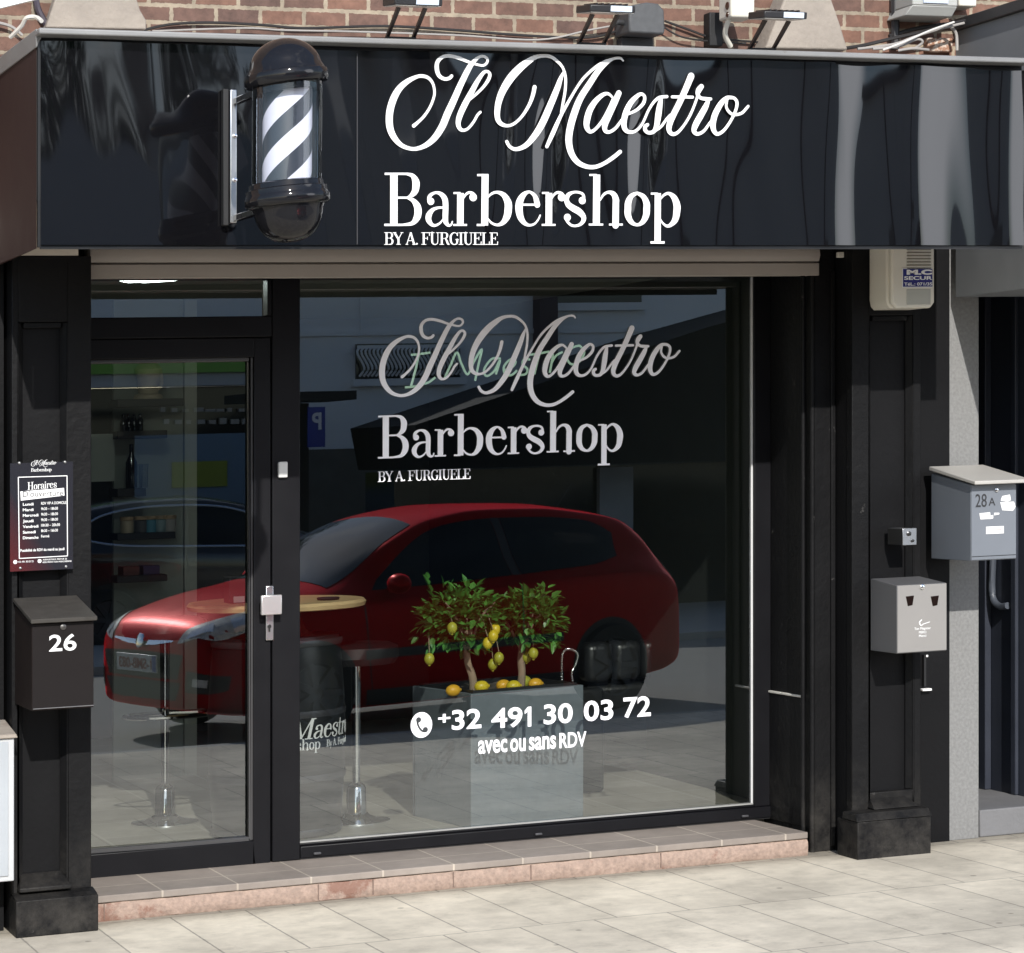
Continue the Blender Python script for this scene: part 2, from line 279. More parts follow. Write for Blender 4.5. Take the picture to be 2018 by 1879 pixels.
# ------------------------------------------------------------------ lettering
K1 = ((740, 90), 5.2316); K2 = ((1100, 90), 4.97)    # script logo, drawn in two sheets
LOGO = [
 (K1, [(395,828,38),(440,790,30),(500,730,28),(560,640,26),(600,540,26),(608,470,26),(590,390,28),(545,335,32),(480,315,34),(420,325,36),(330,370,50),(250,440,62),(190,540,70),(152,660,72),(142,770,72),(155,870,68),(200,960,58),(270,1030,44),(365,1065,36),(450,1058,40),(540,1015,52),(620,940,64),(690,830,70),(740,710,72),(800,580,68),(880,400,62),(960,240,56),(1010,170,42),(1060,125,30),(1110,112,28),(1150,135,28),(1150,175,26),(1115,205,24),(1060,200,24),(960,170,28),(860,130,34),(760,108,34),(690,120,34),(640,170,40),(632,240,44),(655,310,40),(710,345,34),(760,338,34),(785,315,32)]),
 (K1, [(975,560,16),(1040,500,26),(1110,430,28),(1165,350,34),(1178,295,32),(1150,268,28),(1110,285,34),(1050,370,46),(985,490,56),(920,610,60),(870,720,58),(852,800,50),(868,855,40),(905,875,30),(955,855,26),(1010,790,26),(1050,720,26),(1080,688,26)]),
 (K1, [(1640,430,40),(1620,520,38),(1580,620,32),(1510,730,28),(1430,805,28),(1355,828,30),(1285,800,44),(1255,730,54),(1265,600,62),(1310,470,70),(1390,340,78),(1480,240,74),(1560,175,62),(1640,125,44),(1720,108,34),(1800,115,34),(1870,160,30),(1930,230,26),(1958,330,28),(1955,460,28),(1935,580,28),(1915,690,26)]),
 (K1, [(1942,262,14),(1905,350,44),(1870,450,58),(1800,620,66),(1720,800,68),(1640,930,60),(1550,1030,48),(1450,1070,36),(1385,1045,32),(1352,992,32)]),
 (K2, [(-112,990,32),(-51,855,42),(0,740,36),(50,640,30),(165,440,24),(240,330,26),(320,250,26),(400,190,30),(480,150,28),(560,126,24),(610,126,22),(635,150,16)]),
 (K2, [(540,135,16),(480,165,34),(395,245,50),(310,370,56),(220,510,60),(165,640,64),(120,790,66),(102,930,64),(125,1050,58),(185,1140,50),(270,1185,40),(360,1190,36),(450,1155,34),(540,1095,36),(605,1042,36)]),
 (K2, [(530,510,20),(490,475,26),(440,482,36),(370,540,48),(310,630,58),(280,730,60),(278,800,50),(310,845,34),(360,822,28),(430,740,30),(490,630,30),(535,520,20)]),
 (K2, [(592,468,52),(550,560,58),(490,690,60),(455,780,54),(460,835,40),(500,848,30),(560,810,28),(620,730,24),(650,680,18)]),
 (K2, [(640,690,18),(700,665,24),(770,630,28),(830,570,32),(845,510,30),(820,478,28),(780,490,36),(710,560,50),(660,660,56),(640,760,54),(655,825,44),(700,850,32),(760,835,26),(820,770,24),(880,640,24),(930,560,26),(980,515,28),(1020,505,28),(1062,502,28)]),
 (K2, [(1005,520,30),(990,600,54),(975,700,58),(960,790,48),(930,845,36),(880,855,32),(850,830,36),(850,795,36),(872,778,30)]),
 (K2, [(930,848,20),(1000,800,24),(1060,720,24),(1095,680,20)]),
 (K2, [(1298,302,62),(1240,440,58),(1180,570,56),(1120,690,56),(1085,780,54),(1085,840,44),(1120,870,34),(1170,850,28),(1230,780,24),(1290,680,24),(1340,560,24),(1362,490,24)]),
 (K2, [(1112,505,26),(1210,506,26),(1312,508,26)]),
 (K2, [(1398,405,46),(1372,440,52),(1362,480,38),(1390,515,30),(1440,525,32),(1490,526,26)]),
 (K2, [(1470,530,30),(1440,600,52),(1390,690,58),(1340,780,56),(1325,840,44),(1360,868,32),(1420,840,28),(1480,760,24),(1515,715,20)]),
 (K2, [(1700,515,26),(1650,515,36),(1590,570,50),(1530,680,56),(1510,780,54),(1525,845,42),(1560,868,32),(1620,830,28),(1690,730,26),(1735,630,28),(1745,560,30),(1720,520,28),(1680,508,26)]),
 (K2, [(1650,535,20),(1640,600,24),(1670,655,26),(1720,680,26),(1790,665,26),(1835,620,26),(1855,597,24)]),
]
GL = {  # serif letters: strokes (x, y, w) or discs ('o', x, y, r); drawn 645 units to the capital height, y up from the base line
 'B': (470, [[(120,0,90),(120,645,90)],[(8,632,26),(300,632,26)],[(3,7,26),(230,7,26)],[(160,340,24),(320,340,24)],[(270,632,26),(345,610,50),(385,545,84),(390,485,88),(375,415,76),(325,360,44),(285,342,24)],[(285,338,24),(355,305,52),(405,235,84),(415,155,88),(395,85,78),(341,25,46),(225,7,24)]]),
 'a': (330, [('o',72,300,42),[(45,320,36),(55,355,44),(80,385,38),(135,407,30),(195,390,48),(240,335,66),(253,255,68),(250,85,66),(265,30,50),(295,5,32),(325,20,22),(335,52,16)],[(217,225,22),(155,220,30),(95,195,44),(50,135,68),(45,75,66),(79,20,44),(125,5,30),(185,35,22),(225,85,16)]]),
 'r': (290, [[(86,0,80),(88,397,80)],[(3,397,22),(88,397,22)],[(0,6,22),(168,6,22)],[(118,325,18),(150,375,26),(190,402,30),(235,396,30),(262,372,30)],('o',243,345,46)]),
 'b': (430, [[(100,0,84),(105,630,84)],[(8,617,24),(105,617,24)],[(3,6,24),(100,6,24)],[(138,345,18),(185,388,28),(250,407,32),(332,372,60),(383,285,86),(388,205,90),(373,115,84),(323,35,54),(255,6,30),(185,30,26),(140,80,18)]]),
 'e': (350, [[(60,255,24),(285,255,24)],[(275,255,70),(262,320,60),(235,375,44),(175,412,30),(108,375,60),(62,295,84),(52,205,88),(70,105,76),(115,35,52),(175,4,30),(240,20,24),(285,70,20),(310,125,18)]]),
 's': (290, [('o',228,305,42),[(250,325,28),(245,360,32),(225,390,30),(175,407,28),(115,405,30),(58,375,48),(35,315,56),(58,255,66),(118,210,74),(188,170,74),(238,115,62),(243,65,52),(205,15,36),(145,-5,28),(90,5,28),(48,45,30),(30,80,34)],('o',45,98,42)]),
 'h': (425, [[(95,0,84),(100,620,84)],[(10,615,22),(100,615,22)],[(3,8,22),(178,8,22)],[(140,305,18),(185,375,28),(245,404,34),(305,380,60),(333,315,76),(333,255,78),(330,0,78)],[(250,8,22),(418,8,22)]]),
 'o': (330, [[(165,397,32),(238,355,56),(279,275,76),(281,205,80),(274,125,76),(234,45,56),(165,7,32),(92,45,56),(53,125,76),(51,205,80),(57,285,76),(95,360,56),(165,397,32)]]),
 'p': (380, [[(87,-215,76),(90,398,76)],[(5,393,22),(90,393,22)],[(0,-205,26),(172,-205,26)],[(122,325,18),(165,375,28),(222,395,34),(287,345,66),(322,255,84),(322,175,84),(302,75,72),(247,10,44),(197,-3,30),(147,35,22),(117,85,18)]]),
 'Y': (480, [[(70,630,90),(270,290,90)],[(440,630,32),(270,290,32)],[(270,320,90),(270,0,90)],[(-15,633,26),(160,633,26)],[(370,633,26),(510,633,26)],[(160,12,26),(380,12,26)]]),
 'A': (520, [[(250,640,36),(60,0,36)],[(250,640,95),(430,0,95)],[(120,210,30),(340,210,30)],[(0,12,26),(130,12,26)],[(330,12,26),(520,12,26)]]),
 '.': (150, [('o',70,45,48)]),
 'F': (450, [[(125,0,90),(125,645,90)],[(10,632,28),(420,632,28)],[(405,645,36),(415,470,36)],[(125,335,28),(310,335,28)],[(310,250,32),(310,420,32)],[(10,12,26),(250,12,26)]]),
 'U': (520, [[(125,630,90),(125,200,90),(160,70,70),(260,5,40),(370,50,34),(410,180,32),(410,630,32)],[(10,633,26),(240,633,26)],[(330,633,26),(490,633,26)]]),
 'R': (500, [[(120,0,90),(120,645,90)],[(8,632,26),(300,632,26)],[(3,12,26),(230,12,26)],[(160,325,24),(300,325,24)],[(270,632,26),(345,610,50),(385,545,84),(390,475,88),(375,400,70),(325,345,44),(280,327,24)],[(310,325,60),(370,200,88),(420,60,88),(470,12,40),(510,30,24)]]),
 'G': (520, [[(430,480,34),(400,580,34),(300,637,30),(180,590,60),(100,450,90),(95,310,92),(110,170,88),(180,50,60),(290,7,30),(390,50,60),(425,160,86),(425,270,88)],[(330,270,26),(510,270,26)],[(445,645,30),(440,470,30)]]),
 'I': (260, [[(125,0,90),(125,645,90)],[(10,632,26),(240,632,26)],[(10,12,26),(240,12,26)]]),
 'E': (460, [[(125,0,90),(125,645,90)],[(10,632,28),(410,632,28)],[(400,645,36),(410,480,36)],[(125,335,28),(310,335,28)],[(310,250,32),(310,420,32)],[(10,12,28),(420,12,28)],[(420,0,36),(430,170,36)]]),
 'L': (440, [[(125,0,90),(125,645,90)],[(10,632,26),(250,632,26)],[(10,12,28),(410,12,28)],[(405,0,36),(418,170,36)]]),
 'H': (560, [[(125,0,90),(125,645,90)],[(430,0,90),(430,645,90)],[(125,330,28),(430,330,28)],[(10,632,26),(240,632,26)],[(10,12,26),(240,12,26)],[(320,632,26),(550,632,26)],[(320,12,26),(550,12,26)]]),
 'D': (530, [[(125,0,90),(125,645,90)],[(10,632,28),(260,632,28)],[(10,12,28),(260,12,28)],[(240,632,28),(360,590,60),(435,450,90),(440,320,92),(435,180,90),(360,55,60),(240,12,28)]]),
 'M': (680, [[(90,0,36),(95,645,36)],[(110,640,90),(320,20,90)],[(320,20,34),(540,640,34)],[(555,0,90),(555,645,90)],[(5,632,26),(110,632,26)],[(555,632,26),(665,632,26)],[(10,12,26),(180,12,26)],[(440,12,26),(670,12,26)]]),
 'i': (190, [[(90,0,80),(90,397,80)],[(5,397,22),(90,397,22)],[(3,8,22),(178,8,22)],('o',88,540,48)]),
 'u': (420, [[(90,397,78),(90,130,78),(125,30,50),(190,5,30),(260,50,22),(300,110,18)],[(320,397,78),(320,0,78)],[(5,397,22),(90,397,22)],[(240,397,22),(320,397,22)],[(320,8,22),(405,8,22)]]),
 'v': (370, [[(70,397,78),(190,10,78)],[(310,397,26),(190,10,26)],[(0,397,22),(150,397,22)],[(240,397,22),(370,397,22)]]),
 't': (250, [[(95,520,40),(95,110,78),(125,20,46),(170,5,28),(220,40,20)],[(0,390,24),(220,390,24)]]),
 'l': (190, [[(90,0,80),(90,620,80)],[(5,615,22),(90,615,22)],[(3,8,22),(178,8,22)]]),
 'y': (370, [[(70,397,78),(190,10,78)],[(310,397,26),(170,-120,26),(90,-190,26)],[(0,397,22),(150,397,22)],[(240,397,22),(370,397,22)]]),
 'g': (360, [[(165,397,32),(255,330,70),(255,210,70),(165,140,32),(75,210,70),(75,330,70),(165,397,32)],[(120,140,24),(80,70,40),(250,20,60),(280,-80,50),(160,-170,30),(50,-110,36),(80,-20,24)],[(240,370,24),(350,400,24)]]),
 "'": (120, [[(50,640,70),(40,480,24)]]),
 ' ': (200, []),
}
def serif(mb, txt, fx, y, track=0, th=.0015, slant=0):
    """set txt with base line start at drawing (0, 0); fx maps drawing units -> (X, Z)"""
    x = 0
    for k, ch in enumerate(txt):
        w_, st = GL[ch]
        g = (lambda a, b, x=x: fx(a + x + slant * b, b))
        for i, s_ in enumerate(st):
            if s_[0] == 'o':
                c = g(s_[1], s_[2]); e = g(s_[1] + s_[3], s_[2]); e2 = g(s_[1], s_[2] + s_[3])
                disc(mb, c[0], c[1], math.hypot(e[0] - c[0], e[1] - c[1]), y - th - .0002 - .00007 * i, th, 16, rz=math.hypot(e2[0] - c[0], e2[1] - c[1]))
            else: stroke(mb, s_, g, y, th, dy=.00007 * i)
        x += w_ + track
    return x
def serif_w(txt, track=0): return sum(GL[c][0] + track for c in txt) - track
def serif_fit(mb, txt, X0, X1, Z0, H, y, track=0, th=.0015, slant=0, rise=0):
    W = serif_w(txt, track); sx = (X1 - X0) / W; sz = H / 645
    serif(mb, txt, lambda a, b: (X0 + a * sx, Z0 + b * sz + rise * a * sx), y, track, th, slant)
def sans(mb, txt, X0, X1, Z0, H, y, th=.0015, bold=.0, slant=0, keepw=False, face=-1):
    """the built-in sans letters, fitted: X0..X1, base line Z0, capital height H (of the text's own box)"""
    cu = bpy.data.curves.new('lettering_source', 'FONT'); cu.body = txt; cu.offset = bold; cu.resolution_u = 4
    o = bpy.data.objects.new('lettering_source', cu); COL.objects.link(o); dg = bpy.context.evaluated_depsgraph_get(); dg.update()
    me = o.evaluated_get(dg).to_mesh(); vs_ = [v.co.copy() for v in me.vertices]; fs = [tuple(p.vertices) for p in me.polygons]
    edges = {}
    for f in fs:
        for a, b in zip(f, f[1:] + f[:1]): k = (min(a, b), max(a, b)); edges.setdefault(k, []).append((a, b))
    bpy.data.objects.remove(o); bpy.data.curves.remove(cu)
    if not vs_: return
    x0 = min(v.x for v in vs_); x1 = max(v.x for v in vs_); ymax = max(v.y for v in vs_)
    sx = (X1 - X0) / (x1 - x0); hh = .73; sz = H / hh
    if keepw: sx = sz
    n = len(vs_); o_ = len(mb.v)
    for yy in (y - th, y): mb.v += [(X0 + (v.x - x0) * sx, yy, Z0 + v.y * sz) for v in vs_]
    mb.f += [tuple(o_ + i for i in f) for f in fs]
    for k, e in edges.items():
        if len(e) == 1: a, b = e[0]; mb.f.append((o_ + a, o_ + b, o_ + n + b, o_ + n + a))
def logo(mb, fx, y, th=.002):
    for i, ((o, sc), pts) in enumerate(LOGO):
        stroke(mb, pts, lambda a, b, o=o, sc=sc: fx(o[0] + a / sc, o[1] + b / sc), y, th, dy=.00035 * i)
def shop_word(mb, word, fx, y, th=.002):             # 'Barbershop' with the spacing of the sign
    base = {0: (105, 775, K3), 1: (605, 780, K3), 2: (952, 775, K3), 3: (1237, 775, K3), 4: (1705, 776, K3), 5: (172, 774, K4), 6: (440, 775, K4), 7: (745, 772, K4), 8: (1175, 775, K4), 9: (1503, 778, K4)}
    for i, ch in enumerate(word):
        bx, by, (o, sc) = base[i]
        for j, s_ in enumerate(GL[ch][1]):
            g = lambda a, b: fx(o[0] + (bx + a) / sc, o[1] + (by - b) / sc)
            if s_[0] == 'o':
                c = g(s_[1], s_[2]); e = g(s_[1] + s_[3], s_[2]); disc(mb, c[0], c[1], math.hypot(e[0] - c[0], e[1] - c[1]), y - th - .0003 - .0001 * j, th, 18)
            else: stroke(mb, s_, g, y, th, dy=.0001 * j)
K3 = ((740, 320), 6.2125); K4 = ((1040, 320), 6.2125)

# ------------------------------------------------------------------ the setting
def plan(mb, poly, z0, z1):                          # (x, y) outline raised from z0 to z1
    n = len(poly); return mb.add([(x, y, z0) for x, y in poly] + [(x, y, z1) for x, y in poly], [tuple(range(n))[::-1], tuple(range(n, 2 * n))] + [(i, (i + 1) % n, n + (i + 1) % n, n + i) for i in range(n)])
build('road', MB().add([(-160, -160, -.10), (160, -160, -.10), (160, 120, -.10), (-160, 120, -.10)], [(0, 1, 2, 3)]), ROAD, kind='structure')
build('pavement', MB().box(-40, 40, -4.6, .9, -.2, 0), PAVE, kind='structure')
build('kerb', MB().box(-40, 40, -4.75, -4.603, -.2, -.004), KERB, kind='structure', bevel=.012)
build('far_pavement', MB().box(-40, 40, -30, -11.5, -.2, -.03), mat('far_paving', (.42, .41, .38), .85), kind='structure')

XL0, XL1 = ax(23, 0), ax(180, 0)                     # left pilaster
XR0, XR1 = ax(1679, 0), ax(1815, 0)                  # right pilaster
ZSOF = az(1012, 488, -.85)                            # underside of the fascia box
TREADZ = .10
shop = thing('shop_building', 'black painted barbershop front with brick wall above and wide shop window', 'shop', (1, .3, 0))
build('brick_wall', MB().box(-6, 7, .06, .62, ZSOF + .2, 9), BRICK, shop)
build('side_wall', MB().box(-6, XL0 - .012, .1, .62, 0, ZSOF + .199), BLK, shop)
b = MB(); b.box(XL0 + .3, XR0, .24, .66, 2.501, ZSOF + .199); b.box(XR1 - .1, ax(1870, .12), .115, .65, 0, ZSOF + .199); build('backing_wall', b, BLK, shop)
# a room behind the glass
XI0, XI1, YI, ZF, ZCL = -1.5, ax(1512, .6) + .02, 5.2, .15, 2.58
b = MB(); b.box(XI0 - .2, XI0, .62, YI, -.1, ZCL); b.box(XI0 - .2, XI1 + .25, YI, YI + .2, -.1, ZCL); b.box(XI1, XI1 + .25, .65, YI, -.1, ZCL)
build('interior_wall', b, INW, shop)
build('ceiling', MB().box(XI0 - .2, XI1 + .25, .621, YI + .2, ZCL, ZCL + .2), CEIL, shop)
build('floor', MB().box(XI0, XI1, .6015, YI, -.15, ZF), TILE, kind='structure')
build('room_pillar', MB().box(ax(364, 3.2), ax(388, 3.2), 3.2, 3.5, ZF, ZCL), mat('pale_pillar_paint', (.5, .52, .46), .6), shop)

def pilaster(x0, x1, panel, ptop, pbot, plin, name_lab):
    p = MB(); zt = az(60, 505, 0) if name_lab == 'l' else ZSOF + .19
    a0, a1 = panel; zb, zp = pbot, plin
    p.box(x0, a0, 0, .05, zp, zt); p.box(a1, x1, 0, .05, zp, zt); p.box(a0, a1, 0, .05, ptop, zt); p.box(a0, a1, 0, .05, zp, zb)
    o = build('pilaster', p, BLKW, shop, bevel=.004)
    q = MB(); q.box(a0 - .001, a1 + .001, .04, .049, zb, ptop); q.box(x0 + .002, x1 - .002, .0505, .62, 0, zt); build('recessed_panel', q, BLK, o)
    m = MB()                                         # moulding round the panel: sloping beads
    e = .022
    m.hexa([(a0, .004, zb), (a0 + e, .03, zb), (a0 + e, .039, zb), (a0, .039, zb)], [(a0, .004, ptop), (a0 + e, .03, ptop), (a0 + e, .039, ptop), (a0, .039, ptop)])
    m.hexa([(a1 - e, .03, zb), (a1, .004, zb), (a1, .039, zb), (a1 - e, .039, zb)], [(a1 - e, .03, ptop), (a1, .004, ptop), (a1, .039, ptop), (a1 - e, .039, ptop)])
    m.box(a0 + e, a1 - e, .012, .039, ptop - e, ptop - .001); build('panel_moulding', m, BLKW, o, bevel=.003)
    return o
# left pilaster and its plinth
pl = pilaster(XL0, XL1, (ax(36, 0), ax(133, 0)), az(85, 635, 0), az(85, 1735, 0), az(100, 1757, 0), 'l')
s_ = MB(); X0, X1 = ax(33, 0), ax(135, 0); z0 = az(85, 1752, 0)
s_.hexa([(X0, -.055, z0), (X1, -.055, z0), (X1, .035, z0), (X0, .035, z0)], [(X0, -.055, z0 + .016), (X1, -.055, z0 + .016), (X1 - .02, .035, z0 + .06), (X0 + .02, .035, z0 + .06)])
build('panel_sill', s_, BLKW, pl, bevel=.004)
zp = az(100, 1757, 0)
s_ = MB(); s_.box(XL0 - .0, XL1 + .008, -.09, .05, 0, zp - .012); s_.hexa([(XL0, -.09, zp - .0115), (XL1 + .008, -.09, zp - .0115), (XL1 + .008, .0, zp - .0115), (XL0, .0, zp - .0115)], [(XL0, -.02, zp + .006), (XL1 + .004, -.02, zp + .006), (XL1 + .004, 0, zp + .006), (XL0, 0, zp + .006)])
build('plinth', s_, BLKW, pl, bevel=.004)
# right pilaster
zp = az(1740, 1601, -.05)
pr = pilaster(XR0, XR1, (ax(1713, 0), ax(1800, 0)), az(1750, 622, 0), az(1750, 1560, 0), zp, '')
s_ = MB(); X0, X1 = ax(1716, -.03), ax(1793, -.03); z0 = az(1750, 1592, -.03)
s_.hexa([(X0, -.06, z0), (X1 + .03, -.06, z0), (X1 + .03, .035, z0), (X0, .035, z0)], [(X0, -.045, z0 + .014), (X1 + .015, -.045, z0 + .014), (X1 - .02, .035, z0 + .058), (X0 + .02, .035, z0 + .058)])
build('panel_sill', s_, BLKW, pr, bevel=.004)
X0, X1 = ax(1690, -.13), ax(1835, -.13)
s_ = MB(); s_.box(X0, X1, -.13, .05, -.02, zp - .02); s_.hexa([(X0 - .006, -.137, zp - .0195), (X1 + .006, -.137, zp - .0195), (X1 + .006, -.001, zp - .0195), (X0 - .006, -.001, zp - .0195)], [(X0, -.11, zp + .012), (X1, -.11, zp + .012), (X1, -.001, zp + .012), (X0, -.001, zp + .012)])
build('plinth', s_, BLKW, pr, bevel=.005)
# corner post between window reveal and right pilaster: bead, flat, dark return
XG, XP0, XP1 = ax(1588, .22), ax(1600, .15), ax(1648, .15)
s_ = MB(); s_.box(XP0 + .012, XR0 - .002, .15, .62, 0, ZSOF + .19); s_.box(XP1 - .03, XR0 - .003, .138, .15, .02, 2.5); build('corner_post', s_, BLKW, shop, bevel=.004)
s_ = MB(); s_.tube([(XP0 + .006, .158, 0), (XP0 + .006, .158, 2.5)], .013, 10, smooth=False); s_.tube([(XP0 - .022, .19, 0), (XP0 - .022, .19, 2.5)], .01, 10, smooth=False); build('corner_bead', s_, BLKW, shop)
A = (ax(1512, .57), .57); B = (XG, .24)
zl = az(1550, 1370, .40)
s_ = MB(); plan(s_, [A, B, (XP0 + .02, .24), (XP0 + .02, .65), (A[0], .65)], 0, ZSOF + .19); rv = build('window_reveal', s_, BLKW, shop, bevel=.003)
dx, dy = B[0] - A[0], B[1] - A[1]; ln = math.hypot(dx, dy); nx, ny = dy / ln, -dx / ln
def lerp(t, o=0): return (A[0] + dx * t + nx * o, A[1] + dy * t + ny * o)
s_ = MB(); plan(s_, [lerp(.06), lerp(.97), lerp(.97, .008), lerp(.06, .008)], 0.10, zl); build('reveal_panel', s_, BLKW, rv, bevel=.003)
s_ = MB(); plan(s_, [lerp(.9), lerp(1.0), lerp(1.0, .012), lerp(.9, .012)], zl + .012, 2.5); build('reveal_moulding', s_, BLKW, rv, bevel=.004)
s_ = MB(); plan(s_, [lerp(.05), lerp(1.02), lerp(1.02, .014), lerp(.05, .014)], zl + .001, zl + .011); build('worn_ledge', s_, mat('worn_pale_edge', (.5, .48, .44), .7, var=.4, vs=30), rv, bevel=.003)
# step: tiled tread on a pink granite riser
XS0, XS1 = XL1 - .03, ax(1592, .09)
st = MB(); plan(st, [(XS0, .088), (XS1, .088), (XS1 - .03, .56), (XS0, .56)], TREADZ - .028, TREADZ); step_o = build('step_tread', st, TREAD, shop, bevel=.004)
st = MB(); n = 90; rr = random.Random(3)
rows = []
for j, (zz, yo) in enumerate(((0, .0), (.004, -.002), (.03, -.004), (.055, -.002), (TREADZ - .031, .004), (TREADZ - .029, .02))):
    rows.append([(XS0 + (XS1 - XS0) * i / n, .092 + yo + rr.uniform(-.0022, .0022), zz + (rr.uniform(-.002, .002) if 0 < j < 5 else 0)) for i in range(n + 1)])
st.grid(rows); riser_o = build('step_riser', st, RISER, shop)
for px in (205, 627, 735, 893, 1046, 1302): x = ax(px, .09); b = MB(); b.box(x - .0015, x + .0015, .085, .09, .008, TREADZ - .032); build('riser_joint', b, mat('dark_joint', (.16, .11, .09), .9), riser_o)
# thin lime smears on the tread joint
# ------------------------------------------------------------------ door, transom, window
door = None
zdb, zdt = az(350, 1718, .535), az(350, 668, .535)
XD0, XD1 = ax(140, .535), ax(533, .535)
gx0, gx1, gz0, gz1 = ax(150, .545), ax(499, .545), az(350, 1669, .545), az(350, 707, .545)
b = MB(); y0, y1 = .53, .585
b.box(XD0, gx0, y0, y1, zdb, zdt); b.box(gx1, XD1, y0, y1, zdb, zdt); b.box(gx0, gx1, y0, y1, gz1, zdt); b.box(gx0, gx1, y0, y1, zdb, gz0)
door = build('door', b, FRM, shop, bevel=.004)
b = MB(); e = .016; b.box(gx1 - e, gx1, y0 + .01, .572, gz0, gz1); b.box(gx0, gx1 - e, y0 + .01, .572, gz0, gz0 + e); b.box(gx0, gx1 - e, y0 + .01, .572, gz1 - e, gz1); b.box(gx0, gx0 + e, y0 + .01, .572, gz0 + e, gz1 - e)
build('glazing_bead', b, mat('dark_grey_gasket', (.05, .05, .052), .35), door, bevel=.004)
build('pane', MB().add([(gx0 + e, .568, gz0 + e), (gx1 - e, .568, gz0 + e), (gx1 - e, .568, gz1 - e), (gx0 + e, .568, gz1 - e)], [(0, 1, 2, 3)]), GLASS, door, smooth=False)
x0, x1, z0, z1 = rect(523, 1154, 539, 1263, .52); b = MB(); b.box(x0, x1, .515, .529, z0, z1); lk = build('lock_plate', b, ALU, door, bevel=.004)
x0, x1, z0, z1 = rect(514, 1172, 555, 1213, .47); b = MB(); b.box(x0, x1, .462, .478, z0, z1); b.box((x0 + x1) / 2 - .016, (x0 + x1) / 2 + .016, .479, .5145, (z0 + z1) / 2 - .016, (z0 + z1) / 2 + .016); build('door_knob', b, mat('brushed_aluminium', (.72, .70, .70), .3, .75, var=.04), door, bevel=.004)
b = MB(); c = at(531, 1235, .51); disc(b, c[0], c[1], .008, .509, .005); b.box(c[0] - .003, c[0] + .003, .508, .5125, c[1] - .022, c[1] - .006); build('key_cylinder', b, mat('dark_steel', (.08, .08, .08), .3, .9), door)
b = MB(); b.box(XD0, XD1 - .002, .54, .56, TREADZ + .001, zdb - .003); build('threshold', b, DARK, shop)
# frame: posts, head, transom
XM0, XM1 = ax(536, .525), ax(591, .53)
b = MB(); ztop = 2.50
b.box(XM0 + .001, XM1, .525, .6, TREADZ + .001, ztop)
zh0, zh1 = zdt + .003, az(350, 625, .53)
b.box(XD0, XM0, .525, .6, zh0, zh1); b.box(ax(527, .53), XM0 + .0005, .528, .598, zh1 + .001, ztop)
fr = build('door_frame', b, FRM, shop, bevel=.004)
x0, x1, z0, z1 = rect(548, 910, 566, 942, .515); b = MB(); b.box(x0, x1, .505, .5245, z0, z1); build('door_contact', b, PLATEG, fr, bevel=.005, seg=3)
build('transom_pane', MB().add([(XD0, .572, zh1), (ax(527, .53), .572, zh1), (ax(527, .53), .572, ztop), (XD0, .572, ztop)], [(0, 1, 2, 3)]), GLASS, shop, smooth=False)
XW1 = ax(1480, GY)
wz = az(1043, 1622, GY)
win = MB(); wzb = wz - .062
win.box(XM1 + .001, A[0] + .002, .525, .6, wzb, wz - .012); win.box(XM1 + .001, XW1 + .02, .54, .575, wz - .0118, wz); win.box(XW1 + .004, A[0] + .001, .535, .6, wz - .0115, ztop)
wn = build('window_frame', win, FRM, shop, bevel=.004)
b = MB(); b.box(XW1 - .004, XW1 + .0035, .55, .558, wz + .001, ztop); build('edge_trim', b, mat('pale_silver_trim', (.6, .6, .6), .4), wn); 
b = MB(); b.box(XM1 + .0015, XW1, .5385, .556, wz + .0005, wz + .006); build('glazing_strip', b, mat('grey_gasket', (.30, .30, .29), .5), wn)
build('window_pane', MB().add([(XM1, GY, wz), (XW1, GY, wz), (XW1, GY, ztop), (XM1, GY, ztop)], [(0, 1, 2, 3)]), GLASS, wn, smooth=False)
for px in (625, 1061, 1468): x = ax(px, .52); b = MB(); b.box(x - .016, x + .016, .512, .5245, wzb + .012, wzb + .022); build('drain_cap', b, mat('drain_plastic', (.05, .05, .055), .5), wn, bevel=.003)
b = MB(); b.box(XM1, A[0], .53, .61, TREADZ + .001, wzb - .001); build('window_bed', b, DARK, wn)
WFILM = mat('shade_tinted_white_film', (.93, .92, .97), .5, var=.02)  # white lettering; the lilac cast of its shade is mixed into the colour
# lettering stuck on the window
def fxw(ux, uz):                                     # sign-logo pixels -> window plane, scaled as in the photo
    X, Z = at(ux, uz, -.85)
    X0, Z0 = at(757, 444, -.85); P0 = at(744, 902, GY); P1 = at(1227, 902, GY); Xe = at(1341, 444, -.85)[0]
    kx = (P1[0] - P0[0]) / (Xe - X0); kz = kx * .985
    return (P0[0] + (X - X0) * kx, az(744, 903, GY) + (Z - Z0) * kz)
b = MB(); logo(b, fxw, GY - .002); build('lettering', b, WFILM, wn, smooth=False)
b = MB(); shop_word(b, 'Barbershop', fxw, GY - .002); build('lettering', b, WFILM, wn, smooth=False)
b = MB(); x0, x1, z0, z1 = rect(744, 928, 927, 950, GY); serif_fit(b, 'BY A. FURGIUELE', x0, x1, az(744, 950, GY), 20 / pxm(800, GY), GY - .002, -30); build('lettering', b, WFILM, wn, smooth=False)
b = MB()
c = at(830, 1429, GY); disc(b, c[0], c[1], .0475, GY - .004, .002, 40, rz=.054)
build('phone_symbol', b, WFILM, wn, smooth=False)
b = MB(); k = .054
stroke(b, [(-.45, .42, .26), (-.42, .1, .2), (-.2, -.25, .2), (.12, -.48, .2), (.42, -.5, .26)], lambda a, q: (c[0] + a * k * .75, c[1] + q * k), GY - .0045, .001)
for a, q in ((-.33, .42), (.42, -.38)): disc(b, c[0] + a * k * .75, c[1] + q * k, .0115, GY - .0062, .001, 12)
build('phone_handset', b, mat('dark_print', (.03, .035, .04), .5), wn, smooth=False)
b = MB()
